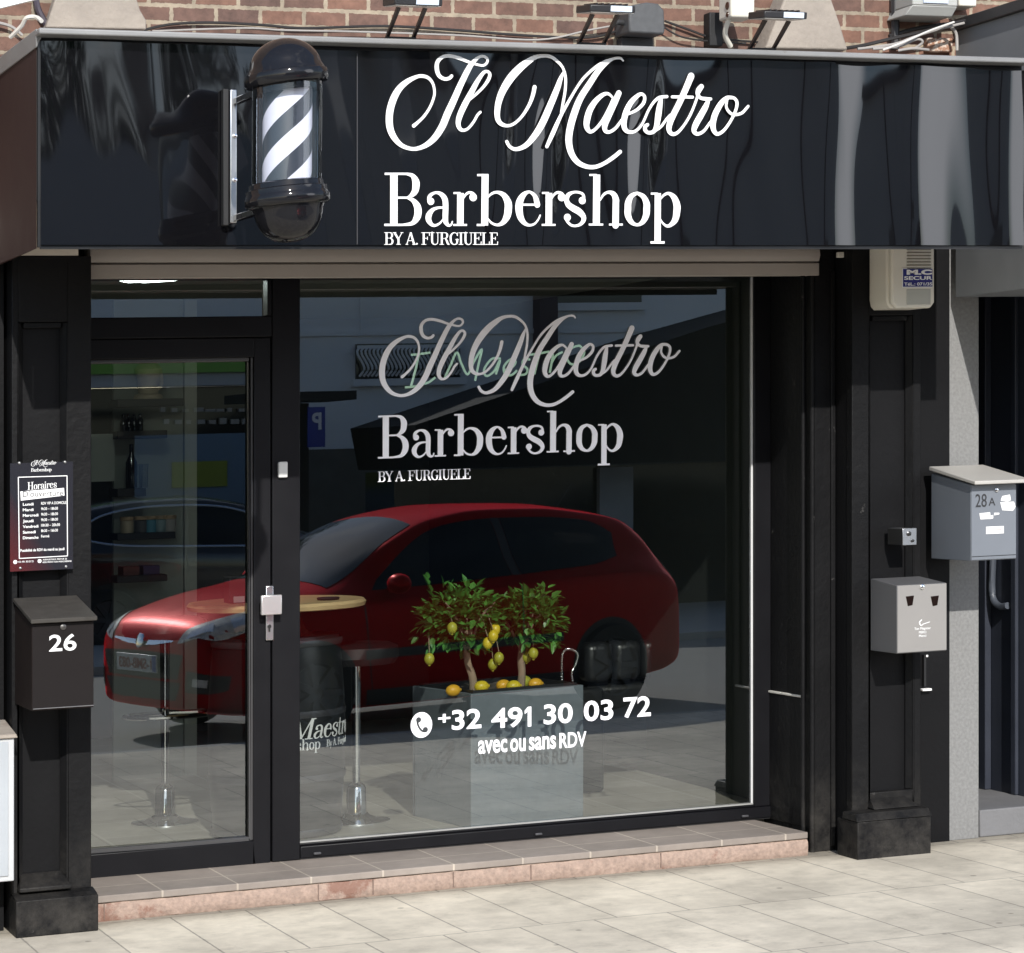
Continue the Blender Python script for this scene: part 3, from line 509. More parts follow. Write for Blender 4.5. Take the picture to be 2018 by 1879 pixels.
for tx, a0, a1, yb, h in (('+', 863, 887, 1433, 27), ('32', 890, 948, 1438, 39), ('49', 968, 1029, 1435, 39), ('30', 1071, 1128, 1427, 39), ('03', 1150, 1208, 1421, 40), ('72', 1228, 1282, 1414, 40)):
    b = MB(); X0, Z0 = at(a0, yb, GY); X1 = ax(a1, GY); sans(b, tx, X0, X1, Z0 + (.010 if tx == '+' else 0), h / pxm(a0, GY) * (.9 if tx == '+' else 1), GY - .002, bold=.02); build('lettering', b, WFILM, wn, smooth=False)
b = MB(); z1_, (x1_, z0_) = az(1043, 1393, GY), at(1043, 1432, GY)
b.prism([(x1_ - .008, z0_), (x1_ + .008, z0_), (x1_ + .008, z1_), (x1_ - .006, z1_), (x1_ - .022, z1_ - .016), (x1_ - .022, z1_ - .03), (x1_ - .008, z1_ - .02)], GY - .0035, GY - .002); build('lettering', b, WFILM, wn, smooth=False)
b = MB()
for tx, a0, a1, yb, h in (('avec', 942, 999, 1485, 38), ('ou', 1005, 1035, 1481, 38), ('sans', 1042, 1095, 1478, 38), ('RDV', 1102, 1155, 1474, 30)):
    X0, Z0 = at(a0, yb, GY); X1 = ax(a1, GY); sans(b, tx, X0, X1, Z0, h / pxm(a0, GY), GY - .002, bold=.02)
build('lettering', b, WFILM, wn, smooth=False)
b = MB(); b.box(-6, XL1 - .05, .0, .0495, az(60, 505, 0) + .002, ZSOF + .2); build('lintel_board', b, SOFF, shop)
# roller shutter box under the fascia
SHUT = mat('taupe_shutter_box', (.33, .295, .265), .5, var=.05)
YSB = .13; X0, X1 = ax(177, YSB), ax(1614, YSB); zb, zm, zt_ = az(1012, 546, YSB), az(1012, 519, YSB), ZSOF + .15
sb = thing('roller_shutter', 'taupe roller shutter box running under the black shop sign', 'roller shutter', ((X0 + X1) / 2, .1, zb))
b = MB(); b.box(X0, X1, YSB - .003, YSB + .012, zb, zm - .002); build('bottom_rail', b, SHUT, sb, bevel=.003)
b = MB(); prof = [(YSB + .03, zm), (YSB, zm + .006), (YSB - .012, zm + .03), (YSB - .004, zm + .065), (YSB + .02, zt_)]
b.grid([[(X0, y, z) for y, z in prof], [(X1, y, z) for y, z in prof]]); b.box(X0, X1, YSB + .03, YSB + .1, zb + .004, zt_); build('box_cover', b, SHUT, sb, bevel=0)

# ------------------------------------------------------------------ fascia sign
XF0, XF1 = ax(72, -.85), ax(2016, -.85); XFW = ax(-18, 0); ZF0, ZF1 = ZSOF, az(1012, 94, -.85)
fs = thing('shop_sign', 'glossy black banner fascia with white script lettering above the shop window', 'shop sign', ((XF0 + XF1) / 2, -.25, ZF0))
b = MB(); plan(b, [(XF0, -.84), (XF1, -.84), (XF1, .058), (XFW + .02, .058)], ZF0 + .1605, ZF1 - .004); build('sign_box', b, DARK, fs)
b = MB(); plan(b, [(XF0 + .004, -.844), (XF1 - .004, -.844), (XF1 - .1, .0), (XFW + .03, .0)], ZF0 + .15, ZF0 + .16); build('soffit', b, SOFF, fs)
b = MB(); v = Vector((XFW - XF0, .055 + .85)).normalized()
b.hexa([(XF0, -.85, ZF0 - .004), (XF0, -.838, ZF0 - .004), (XFW + .019, .055, ZF0 - .004), (XFW, .055, ZF0 - .004)], [(XF0, -.85, ZF1 - .006), (XF0, -.838, ZF1 - .006), (XFW + .019, .055, ZF1 - .006), (XFW, .055, ZF1 - .006)])
build('side_panel', b, BROWN, fs)
b = MB(); b.hexa([(XF0 - .004, -.858, ZF1 - .05), (XF0 + .0, -.855, ZF1 - .05), (XFW + .004, .054, ZF1 - .05), (XFW - .006, .054, ZF1 - .05)], [(XF0 - .006, -.87, ZF1 + .012), (XF0 + .03, -.855, ZF1 + .012), (XFW + .03, .054, ZF1 + .012), (XFW - .01, .054, ZF1 + .012)])
build('side_capping', b, GREYT, fs, bevel=.004)
b = MB(); b.box(XF0 - .006, XF1, -.925, -.835, ZF1 - .014, ZF1 + .008); b.box(XF0 - .003, XF1, -.834, .058, ZF1 - .002, ZF1 + .010); build('top_capping', b, GREYT, fs, bevel=.008, seg=3)
b = MB(); b.box(XF0 + .003, XF0 + .012, -.856, -.8405, ZF0, ZF1 - .008); b.box(XF0 + .0125, XF1, -.8445, -.8405, ZF0 - .006, ZF0 + .17); build('edge_strip', b, mat('black_trim', (.012, .012, .013), .3), fs)
def wave(x, z):                                      # the slack vinyl: faint ripples, deep folds at the right end
    t = (z - ZF0) / (ZF1 - ZF0); g = max(0, min(1, (x - 2.05) / .3)); xs_ = [ax(p, -.85) for p in (1628, 1804, 1987)]
    h = 0
    for x_ in xs_: h += .0185 * (.5 + .6 * t) * math.exp(-((x - x_) / .095) ** 2) * g
    for x_, a_, w_ in ((ax(1082, -.85), .011, .055), (ax(1272, -.85), .0115, .06), (ax(985, -.85), .005, .05), (ax(1420, -.85), .006, .07)): h -= a_ * (.45 + .55 * (1 - abs(2 * t - 1.1))) * math.exp(-((x - x_ - .05 * (t - .5)) / w_) ** 2)
    h += .0026 * math.sin(7.3 * x + 1.2 * math.sin(3 * t)) * (.4 + .6 * t) + .0017 * math.sin(14.5 * x + 2.1 + 2 * t) * t + .0006 * math.sin(31 * x + 4 * t)
    return h
b = MB(); rows = []; nx_, nz_ = 520, 26
for j in range(nz_ + 1):
    row = []
    for i in range(nx_ + 1):
        x = XF0 + .013 + (XF1 - XF0 - .015) * i / nx_; t = j / nz_
        sag = .024 + .012 * max(0, math.sin((x - 2.2) * 9)) * (1 if x > 2.3 else .25) + .004 * math.sin(5 * x)
        z = ZF0 + .008 + (ZF1 - ZF0 - .008 - sag) * t
        row.append((x, -.8565 - wave(x, z), z))
    rows.append(row)
b.grid(rows); build('banner', b, VINYL, fs, ang=80)
b = MB(); xs_m = ax(704, -.86); b.box(xs_m - .0012, xs_m + .0012, -.8605, -.852, ZF0 + .01, ZF1 - .04); build('panel_joint', b, mat('joint_line', (.05, .05, .055), .5), fs)
fxs = lambda ux, uz: at(ux, uz, -.862)
b = MB(); logo(b, fxs, -.8605, .0015); build('lettering', b, WHT, fs, smooth=False)
b = MB(); shop_word(b, 'Barbershop', fxs, -.8605, .0015); build('lettering', b, WHT, fs, smooth=False)
b = MB(); x0, x1, z0, z1 = rect(757, 458, 982, 482.5, -.862); serif_fit(b, 'BY A. FURGIUELE', x0, x1, az(757, 482.5, -.862), 24 / pxm(860, -.862), -.8605, -30); build('lettering', b, WHT, fs, smooth=False)

# ------------------------------------------------------------------ barber pole
YP = -1.45
GLOSS = mat('glossy_black_plastic', (.010, .010, .012), .06, var=.05, ior=1.42)
cx_, _ = at(566, 300, YP); zt = az(566, 76, YP); zb = az(566, 478, YP); m = 1 / pxm(566, YP)
bp = thing('barber_pole', 'black and white striped barber pole with domed caps jutting from the sign', 'barber pole', (cx_, YP, zb))
zr1, zr0 = az(566, 152, YP), az(566, 388, YP)
rr_ = 84 * m; r2 = 69 * m; r3 = 49 * m
def tilt(mb, a=R(-.4)):
    ca, sa = math.cos(a), math.sin(a); zc = (zt + zb) / 2
    mb.v = [(cx_ + (x - cx_) * ca - (z - zc) * sa, y, zc + (x - cx_) * sa + (z - zc) * ca) for x, y, z in mb.v]; return mb
dome = [(r2 * .98, zr1 - .052), (r2 * 1.0, zr1 - .03), (rr_ * .95, zr1 - .026), (rr_ * .99, zr1 - .018), (rr_, zr1 + .004), (rr_ * .975, zr1 + .014), (rr_ * .93, zr1 + .017), (rr_ * .915, zr1 + .022)]
hd = zt - zr1 - .022
for i in range(1, 13): a = R(90 * i / 12); dome.append((rr_ * .86 * math.cos(a) + .0004, zr1 + .022 + hd * math.sin(a)))
def cock(mb, zc, a):
    ca, sa = math.cos(a), math.sin(a); mb.v = [(cx_ + (x - cx_) * ca - (z - zc) * sa, y, zc + (x - cx_) * sa + (z - zc) * ca) for x, y, z in mb.v]; return mb
cap_o = build('top_cap', cock(MB().lathe(dome, (cx_, YP, 0), 56), zr1 - .03, R(6.5)), GLOSS, bp)
low = [(r2 * .99, zr0 + .05), (r2 * 1.06, zr0 + .046), (r2 * 1.08, zr0 + .03), (r2 * 1.16, zr0 + .026), (r2 * 1.17, zr0 + .012), (rr_ * .97, zr0 + .008), (rr_ * 1.01, zr0 - .004), (rr_ * 1.0, zr0 - .022), (rr_ * .95, zr0 - .03), (rr_ * .86, zr0 - .034)]
hl = zr0 - .034 - zb
for i in range(1, 13): a = R(90 * i / 12); low.append((rr_ * .82 * math.cos(a) ** .8 + .0004, zr0 - .034 - hl * math.sin(a)))
build('bottom_cap', cock(MB().lathe(low, (cx_, YP, 0), 56), zr0, R(5)), GLOSS, bp)
STR = bpy.data.materials.new('barber_stripes'); STR.use_nodes = True; t = STR.node_tree; l = t.links.new; p = t.nodes['Principled BSDF']
at_ = N(t, 'ShaderNodeAttribute', attribute_name='sweep'); fr_ = N(t, 'ShaderNodeMath', operation='FRACT'); l(at_.outputs['Fac'], fr_.inputs[0])
gt = N(t, 'ShaderNodeMath', operation='GREATER_THAN'); gt.inputs[1].default_value = .5; l(fr_.outputs[0], gt.inputs[0])
mx = N(t, 'ShaderNodeMix', data_type='RGBA'); mx.inputs['A'].default_value = (.82, .80, .86, 1); mx.inputs['B'].default_value = (.045, .05, .06, 1); l(gt.outputs[0], mx.inputs['Factor']); l(mx.outputs['Result'], p.inputs['Base Color']); p.inputs['Roughness'].default_value = .3
b = MB(); n = 72; zA, zB = zr0 + .04, zr1 - .04; rows = [[(cx_ + r3 * math.sin(2 * math.pi * k / n), YP - r3 * math.cos(2 * math.pi * k / n), zA + (zB - zA) * j / 30) for k in range(n)] for j in range(31)]


b.v = [p for r in rows for p in r]
for j in range(30):
    for k in range(n): b.f.append((j * n + k, j * n + (k + 1) % n, (j + 1) * n + (k + 1) % n, (j + 1) * n + k))
raw = list(b.v); tilt(b)
dr = build('striped_drum', b, STR, bp)
a_ = dr.data.attributes.new('sweep', 'FLOAT', 'CORNER')
for poly in dr.data.polygons:
    ks = [v % n for v in poly.vertices]; wrap = max(ks) - min(ks) > 2
    for li, v in zip(poly.loop_indices, poly.vertices):
        j, k = divmod(v, n); kk = n if (wrap and k == 0) else k
        a_.data[li].value = -3 * kk / n + (zB - zA) * j / 30 / .152 + .30
PCLEAR = glassmat('clear_acrylic', .05, (.86, .88, .92))
b = tilt(MB().lathe([(r2, zA - .01), (r2, zB + .012)], (cx_, YP, 0), 56, cap=False)); build('clear_cylinder', b, PCLEAR, bp)
b = MB(); XB = ax(461, -.91)
b.box(XB - .012, XB + .012, -.906, -.864, az(461, 440, -.89), az(461, 178, -.89)); bk = build('wall_bracket', b, ALU, bp, bevel=.003)
b = MB(); b.box(XB - .035, XB - .014, -.895, -.864, az(461, 445, -.89), az(461, 176, -.89)); build('bracket_channel', b, DARK, bk, bevel=.003)
for py in (268, 355): c = at(463, py, -.91); b = MB(); b.lathe([(.0085, 0), (.0085, .004), (.004, .0065)], (c[0], -.9065, c[1]), 12, axis=(0, -1, 0)); build('bolt', b, CHROME, bk)
for py in (200, 430): b = MB(); z_ = az(470, py, -.91); b.hexa([(XB + .0, -.907, z_ - .012), (XB + .02, -.907, z_ - .012), (cx_ + .01, YP, z_ - .012), (cx_ - .02, YP, z_ - .012)], [(XB, -.907, z_ + .012), (XB + .02, -.907, z_ + .012), (cx_ + .01, YP, z_ + .012), (cx_ - .02, YP, z_ + .012)]); build('bracket_arm', b, GLOSS, bk, bevel=.003)

# ------------------------------------------------------------------ floodlights along the top
ZT = ZF1 + .016
def floodlight(px):
    x = ax(px, -.85); r = thing('floodlight', 'flat black floodlight on two arms above the sign', 'floodlight', (x, -.85, ZT), 'floodlights along the sign top')
    b = MB(); b.box(x - .055, x + .055, -.88, -.84, ZT + .0005, ZT + .006); b.box(x - .005, x + .02, -.881, -.87, ZT - .02, ZT); build('foot_plate', b, DARK, r, bevel=.001)
    for dx in (-.052, .048):
        b = MB(); xx = x + dx; b.hexa([(xx - .006, -.877, ZT + .006), (xx + .006, -.877, ZT + .006), (xx + .006, -.857, ZT + .006), (xx - .006, -.857, ZT + .006)], [(xx - .006, -1.005, ZT + .088), (xx + .006, -1.005, ZT + .088), (xx + .006, -.985, ZT + .094), (xx - .006, -.985, ZT + .094)]); build('arm', b, mat('brown_black_steel', (.03, .022, .02), .4), r)
    a = R(7); ca, sa = math.cos(a), math.sin(a)
    def T(u, v, w_): return (x + u, -.995 + v * ca - w_ * sa, ZT + .103 + v * sa + w_ * ca)
    def bx(mb, u0, u1, v0, v1, w0, w1): mb.hexa([T(u0, v0, w0), T(u1, v0, w0), T(u1, v1, w0), T(u0, v1, w0)], [T(u0, v0, w1), T(u1, v0, w1), T(u1, v1, w1), T(u0, v1, w1)])
    b = MB(); bx(b, -.09, .09, -.07, .07, -.006, .020); hd = build('housing', b, mat('black_diecast', (.018, .018, .02), .4), r, bevel=.004)
    b = MB()
    for k in range(6): bx(b, -.06 + k * .024 - .003, -.06 + k * .024 + .003, -.06, .06, .0205, .027)
    build('cooling_fin', b, mat('black_diecast', (.018, .018, .02), .4), hd)
    b = MB(); bx(b, -.01, .075, -.0725, -.0705, -.003, .018); build('rating_label', b, mat('pale_blue_label', (.55, .62, .72), .4, var=.1, vs=90), hd)
    b = MB(); bx(b, -.085, .085, -.066, .066, -.0078, -.0062); build('lens', b, mat('frosted_lens', (.5, .5, .48), .2), hd)
    return r
f0 = floodlight(787); X0 = f0.location.copy()
f0['label'] = 'flat black floodlight above the letters Il, leftmost of the three floodlights on the sign top'
for px, lab in ((1163, 'flat black floodlight in front of the grey cable box on the sign top'), (1498, 'flat black floodlight beside the white sensor head at the stone corbel')):
    c = copy_tree(f0); dx = ax(px, -.85) - ax(787, -.85); c.location = X0 + Vector((dx, 0, S * dx)); c['label'] = lab

# ------------------------------------------------------------------ things on the wall above
b = MB(); q = [at(*p, .02) for p in ((86, 58), (108, -8), (262, -8), (272, 24), (284, 44), (284, 62))]; b.prism(q, -.02, .059)
build('stone_block', b, STONE, shop, bevel=.006, label='left pale weathered stone block')
b = MB(); q = [at(*p, .0) for p in ((1494, 100), (1536, -8), (1619, -8), (1640, 52), (1656, 104))]; b.prism(q, -.07, .0595); build('stone_block', b, STONE, shop, bevel=.008)
def wirething(name, pts, r, label, m, group=None, cat='cable'):
    b = MB(); b.tube(pts, r, 7); return build(name, b, m, None, label=label, cat=cat, group=group)
WB = mat('black_cable', (.02, .018, .018), .5); WG = mat('grey_cable', (.33, .31, .29), .5); WW = mat('white_cable', (.62, .6, .56), .5)
def wp(l, Y=.04):
    out = []
    for px, py, *e in l:
        y = e[0] if e else Y; x, z = at(px, py, y); out.append((x, y, z))
    return out
wirething('wall_cable', wp([(282, 60), (340, 48), (420, 45), (520, 50), (600, 56), (760, 52), (900, 60), (1000, 68), (1110, 74), (1180, 72), (1240, 52)]), .0055, 'long black cable sagging along the brick above the sign, left of the cable box', WB)
wirething('wall_cable', wp([(300, 62, .03), (480, 56, .03), (560, 60, .02), (700, 63, .03), (900, 70, .03), (1060, 79, .03), (1160, 60, .03), (1236, 46, .02)]), .004, 'thin grey cable looping just above the sign into the cable box', WG)
wirething('wall_cable', wp([(1310, 42), (1360, 60), (1400, 74), (1450, 80), (1500, 84)]), .005, 'black cable running from the cable box to the sensor', WB)
wirething('wall_cable', wp([(1300, 48, .02), (1340, 72, .02), (1400, 82, .02), (1470, 86, .0)]), .004, 'thin black cable drooping below another one right of the cable box', WB)
wirething('wall_pipe', wp([(70, -12, .03), (74, 14, .03), (84, 36, .03), (100, 62, .03)]), .012, 'dark purple conduit bending down at the left stone block', mat('purple_grey_conduit', (.05, .04, .055), .45), cat='pipe')
wirething('wall_cable', wp([(-20, 42, .03), (20, 52, .03), (44, 70, .03)]), .006, 'grey cable under the white awning at the left corner', WG)
wirething('corner_cable', wp([(20, 74, -.3), (42, 52, -.35), (52, 36, -.38), (70, 34, -.4), (82, 42, -.45)]), .008, 'pale cable looped over the left end of the sign', WW)
# dark cable box with its stub arm
x0, x1, z0, z1 = rect(1240, 6, 1311, 66, -.1); b = MB(); b.prism([(x0, z0 + .004), (x1 - .004, z0), (x1, z0 + .02), (x1 - .004, z1 - .03), (x1 - .03, z1 - .004), ((x0 + x1) / 2, z1), (x0 + .02, z1 - .012), (x0, z1 - .03)], -.1, .05)
cbx = thing('cable_box', 'dark grey rounded cable box on the brick above the sign', 'cable box', (x0, 0, z0)); build('housing', b, mat('dark_grey_wood_grain', (.07, .072, .075), .6, var=.35, vs=40), cbx, bevel=.008)
b = MB(); xa, za = at(1238, 44, -.06); b.tube([(x0 + .004, -.04, za), (x0 - .03, -.05, za), (x0 - .045, -.05, za - .006)], .012, 10, smooth=False); b.box(x0 + .01, x1 - .01, .0, .05, z0 - .06, z0 - .001); build('mount', b, mat('dark_rubber', (.025, .025, .027), .7), cbx)
# white sensor head
x0, x1, z0, z1 = rect(1441, -10, 1488, 34, -.18); sn = thing('sensor_head', 'white two eyed sensor on an arm right of the cable box', 'sensor', (x0, 0, z0))
b = MB(); b.box(x0, x1, -.18, -.06, z0, z1); build('housing', b, CREAM, sn, bevel=.01, seg=3)
b = MB(); za = (z0 + z1) / 2
for y_, z_, r_ in ((-.145, za + .004, .014), (-.145, za - .032, .010)): b.lathe([(r_ * 1.2, 0), (r_ * 1.1, .003), (r_ * .2, .0035)], (x0, y_, z_), 16, axis=(-1, 0, 0))
build('eye', b, mat('brown_eye', (.05, .02, .012), .2), sn)
b = MB(); b.tube([(x0 + .02, -.12, z0 + .005), (x0 + .025, -.07, z0 - .05), (x0 + .07, -.03, z0 - .095)], .011, 9); build('arm', b, CREAM, sn)
b = MB(); b.box(x0 - .012, x0 + .05, .0, .059, z0 - .09, z0 + .05); build('back_plate', b, DARK, sn, bevel=.004)
# meter boxes and pipes at the right
x0, x1, z0, z1 = rect(1796, -14, 1881, 20, -.12); mtb = thing('meter_box', 'grey meter box high on the brick at the right', 'meter box', (x0, 0, z0))
b = MB(); b.hexa([(x0 - .02, -.10, z0 - .02), (x1, -.10, z0 - .02), (x1, .059, z0 - .02), (x0 - .02, .059, z0 - .02)], [(x0, -.13, z0 + .02), (x1 + .01, -.13, z0 + .02), (x1 + .01, .059, z0 + .02), (x0, .059, z0 + .02)]); b.box(x0, x1 + .01, -.13, .059, z0 + .0205, z1); build('casing', b, mat('grey_casing', (.38, .38, .36), .5), mtb, bevel=.005)
b = MB(); b.box(x0 + .05, x1 - .04, -.137, -.1305, z0 + .03, z1); build('window', b, mat('meter_window', (.5, .55, .65), .15), mtb)
x0, x1, z0, z1 = rect(1890, -10, 1925, 12, -.05); b = MB(); b.box(x0, x1, -.05, .059, z0, z1); build('junction_box', b, CREAM, None, bevel=.006, label='small cream junction box right of the grey meter box', cat='junction box')
wirething('drain_pipe', wp([(1764, -12, .03), (1764, 30, .03), (1764, 70, .03), (1764, 98, .03)]), .018, 'dark upright drain pipe on the brick left of the meter box', mat('dark_pipe', (.025, .024, .026), .5), cat='pipe')
wirething('plastic_pipe', wp([(1976, 40, -.2), (1984, 24, -.2), (2000, 14, -.2), (2030, 8, -.2)]), .022, 'white bent plastic pipe at the top right corner', WHITEP, cat='pipe')
CB = [([(1752, 72), (1800, 58), (1850, 50), (1890, 46)], .009, WB, 'thick black cable above the heap of cables at the right'),
      ([(1655, 97, .0), (1700, 90, .0), (1760, 76, -.03), (1830, 60, -.05), (1900, 42, -.05), (1960, 36, -.05)], .008, WB, 'black cable rising from the sign top towards the right roof'),
      ([(1690, 97, -.05), (1760, 88, -.06), (1800, 74, -.08), (1850, 58, -.08), (1900, 46, -.08)], .006, WG, 'grey cable in the heap, rising straight to the right'),
      ([(1720, 97, -.1), (1770, 92, -.12), (1806, 78, -.12), (1818, 84, -.12), (1800, 98, -.1)], .006, WG, 'grey cable looped back down in the heap of cables'),
      ([(1740, 99, -.14), (1780, 84, -.15), (1830, 62, -.12), (1880, 44, -.1)], .005, WW, 'pale cable in the heap, rising steeply to the right'),
      ([(1770, 100, -.2), (1800, 96, -.22), (1830, 99, -.2)], .006, WG, 'short grey cable arched low over the sign top'),
      ([(1872, 52, -.05), (1884, 66, -.05), (1886, 100, -.05)], .007, WG, 'grey cable hanging down at the right end of the heap')]
for pts, r_, m_, lab in CB: wirething('wall_cable', wp(pts, .03), r_, lab, m_, group='cables heaped at the right of the sign')
x0, x1, z0, z1 = rect(1826, 76, 1876, 102, .03); b = MB(); b.box(x0, x1, .02, .0595, z0, z1); build('broken_brick', b, mat('raw_brick', (.32, .17, .11), .9, var=.6, vs=25, bump=.6, dirt=((.6, .5, .42), .52, 25)), shop, bevel=.006)
# white awning corner over the left
b = MB(); A_ = [at(*p, -.42) for p in ((-140, 52), (80, -2), (80, -60), (-140, -60))]; b.prism(A_, -.44, -.41); build('white_awning', b, mat('white_awning_cloth', (.85, .85, .84), .7), None, label='bright white awning corner at the top left above the sign', cat='awning')

# ------------------------------------------------------------------ alarm siren
x0, x1, z0, z1 = rect(1755, 470, 1843, 611, -.19); z1 = ZSOF + .14; al = thing('alarm_siren', 'cream alarm siren box with blue sticker tucked under the sign', 'alarm box', (x0, -.1, z0))
b = MB(); b.prism([(x0, z1), (x0, z0 + .05), (x0 + .006, z0 + .022), (x0 + .02, z0 + .008), (x1 - .02, z0 + .008), (x1 - .006, z0 + .022), (x1, z0 + .05), (x1, z1)], -.16, -.002); hs = build('casing', b, CREAM, al, bevel=.012, seg=3)
b = MB(); xm = ax(1786, -.18); b.prism([(x0 + .006, z1 - .001), (x0 + .006, z0 + .03), (x0 + .03, z0 + .006), (x1 - .02, z0 + .006), (x1 - .002, z0 + .03), (x1 - .002, z1 - .001)], -.19, -.161); build('front_cover', b, CREAM, al, bevel=.01, seg=3)
b = MB()
for k in range(7): zz = az(1800, 492 + 6.2 * k, -.19); b.box(ax(1787, -.19), ax(1834, -.19), -.1935, -.189, zz - .002, zz + .002)
build('vent', b, mat('vent_shadow_gap', (.16, .14, .1), .6), al)
x0s, x1s, z0s, z1s = rect(1778, 529, 1837, 567, -.192); b = MB(); b.box(x0s, x1s, -.1935, -.1905, z0s, z1s); stk = build('sticker', b, mat('white_sticker', (.75, .75, .78), .4), al)
b = MB(); h = (z1s - z0s); b.box(x0s + .003, x1s, -.1942, -.1936, z0s + .003, z1s - .003); build('blue_field', b, mat('blue_print', (.012, .015, .16), .4), stk)
b = MB(); sans(b, 'M.C', x0s + .02, x1s - .002, z0s + h * .68, h * .24, -.1943, .0005, .06); sans(b, 'SECUR', x0s + .008, x1s - .001, z0s + h * .40, h * .19, -.1943, .0005, .03); sans(b, 'TéL.: 071/35', x0s + .008, x1s - .001, z0s + h * .10, h * .16, -.1943, .0005, .02)
build('lettering', b, WHT, stk, smooth=False)
x0s, x1s, z0s, z1s = rect(1787, 570, 1834, 601, -.192); b = MB(); b.box(x0s, x1s, -.1925, -.1895, z0s, z1s); build('strobe_window', b, mat('cloudy_strobe_window', (.42, .42, .38), .25), al, bevel=.003)
x0, x1, z0, z1 = rect(1651, 497, 1668, 508, .08); b = MB(); b.box(x0, x1, .075, .097, z0, z1); build('junction_clip', b, CREAM, None, bevel=.003, label='tiny cream cable clip under the sign, left of the alarm box', cat='clip')

# ------------------------------------------------------------------ mailboxes, ash box, key switch, opening hours
def wallbox(name, label, cat, fx0, fx1, fy0, fy1, YF, YB, m_side, m_front, group=None, lid=None, slope=0):
    x0, x1, z0, z1 = rect(fx0, fy0, fx1, fy1, YF); r = thing(name, label, cat, (x0, YB, z0), group)
    b = MB(); b.hexa([(x0, YF + .003, z0), (x1, YF + .003, z0), (x1, YB, z0), (x0, YB, z0)], [(x0, YF + .003, z1), (x1, YF + .003, z1), (x1, YB, z1 + slope), (x0, YB, z1 + slope)]); build('body', b, m_side, r, bevel=.003)
    b = MB(); b.box(x0 + .002, x1 - .002, YF, YF + .0025, z0 + .004, z1 - .002); build('front_panel', b, m_front, r)
    return r, x0, x1, z0, z1
BOXB = mat('black_brown_metal', (.017, .0125, .0115), .5, ior=1.2, var=.2)
r26, x0, x1, z0, z1 = wallbox('mailbox', 'black brown mailbox numbered 26 on the left pilaster', 'mailbox', 63, 185, 1224, 1402, -.34, -.002, BOXB, mat('black_metal_front', (.013, .0108, .0108), .5, ior=1.2), slope=.05)
b = MB(); b.hexa([(x0 - .008, -.365, z1 + .002), (x1 + .008, -.365, z1 + .002), (x1 + .008, -.001, z1 + .066), (x0 - .008, -.001, z1 + .066)], [(x0 - .008, -.365, z1 + .018), (x1 + .008, -.365, z1 + .018), (x1 + .008, -.001, z1 + .08), (x0 - .008, -.001, z1 + .08)])
build('lid', b, mat('dusty_black_lid', (.05, .046, .041), .6, ior=1.25, var=.3, vs=20), r26, bevel=.003)
b = MB(); X0, X1, Z0, Z1 = rect(97, 1248, 151, 1284, -.344); mid = (X0 + X1) / 2; sans(b, '26', X0, X1, Z0, (Z1 - Z0), -.3405, .0012, .015); build('lettering', b, WHT, r26, smooth=False)
b = MB(); c = at(125, 1236, -.345); b.lathe([(.011, 0), (.011, .004), (.005, .006), (.0005, .006)], (c[0], -.3402, c[1]), 14, axis=(0, -1, 0)); build('lock', b, mat('dull_steel', (.12, .115, .11), .4, .8), r26)
b = MB(); b.box(x0 + .004, x1 - .001, -.3405, -.339, z0 + .006, z0 + .0085); build('hinge_line', b, ALU, r26)
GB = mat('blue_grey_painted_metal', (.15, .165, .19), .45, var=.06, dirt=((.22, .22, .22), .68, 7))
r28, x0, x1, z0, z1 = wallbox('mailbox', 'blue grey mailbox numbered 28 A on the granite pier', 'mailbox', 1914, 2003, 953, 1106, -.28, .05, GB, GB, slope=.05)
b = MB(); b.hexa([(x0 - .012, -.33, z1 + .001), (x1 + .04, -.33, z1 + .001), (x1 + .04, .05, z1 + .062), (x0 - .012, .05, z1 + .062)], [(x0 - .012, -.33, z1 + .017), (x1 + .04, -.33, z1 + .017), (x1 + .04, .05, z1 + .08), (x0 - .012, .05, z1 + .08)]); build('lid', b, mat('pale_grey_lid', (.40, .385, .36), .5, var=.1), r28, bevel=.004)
b = MB(); X0, X1, Z0, Z1 = rect(1923, 972, 1945, 1000, -.283); sans(b, '28', X0, X1, Z0, Z1 - Z0, -.2805, .0012, .0); X0, X1, Z0, Z1 = rect(1949, 980, 1962, 997, -.283); sans(b, 'A', X0, X1, Z0, Z1 - Z0, -.2805, .0012, .0); build('lettering', b, mat('black_print', (.02, .02, .022), .5), r28, smooth=False)
ST = mat('torn_white_paper', (.82, .81, .80), .6)
b = MB()
for q in ([(1975, 978), (1990, 975), (1992, 986), (1985, 989), (1972, 987)], [(1971, 990), (1998, 989), (2001, 999), (1996, 1007), (1975, 1006)], [(1930, 1012), (1951, 1010), (1952, 1023), (1932, 1024)], [(1952, 1017), (1957, 1015), (1957, 1022), (1952, 1023)], [(1959, 1011), (1969, 1011), (1969, 1014), (1959, 1016)]):
    b.prism([at(*p, -.28) for p in q][::-1], -.2812, -.2803)
build('torn_sticker', b, ST, r28)
b = MB(); X0, X1, Z0, Z1 = rect(1943, 1037, 1978, 1053, -.28); b.box(X0, X1, -.2815, -.2803, Z0, Z1); nl = build('name_label', b, ST, r28, bevel=.0005)
b = MB(); b.box(X0 + .012, X1 - .012, -.282, -.2816, (Z0 + Z1) / 2 - .001, (Z0 + Z1) / 2 + .003); build('print', b, mat('pink_print', (.6, .3, .3), .6), nl)
b = MB(); c = at(1963, 966, -.28); b.lathe([(.009, 0), (.009, .006), (.004, .008), (.0005, .008)], (c[0], -.2802, c[1]), 14, axis=(0, -1, 0)); build('lock', b, CHROME, r28)
b = MB(); b.box(x0 + .003, x1 - .003, -.2806, -.2795, z0 + .016, z0 + .019); build('door_gap', b, DARK, r28)
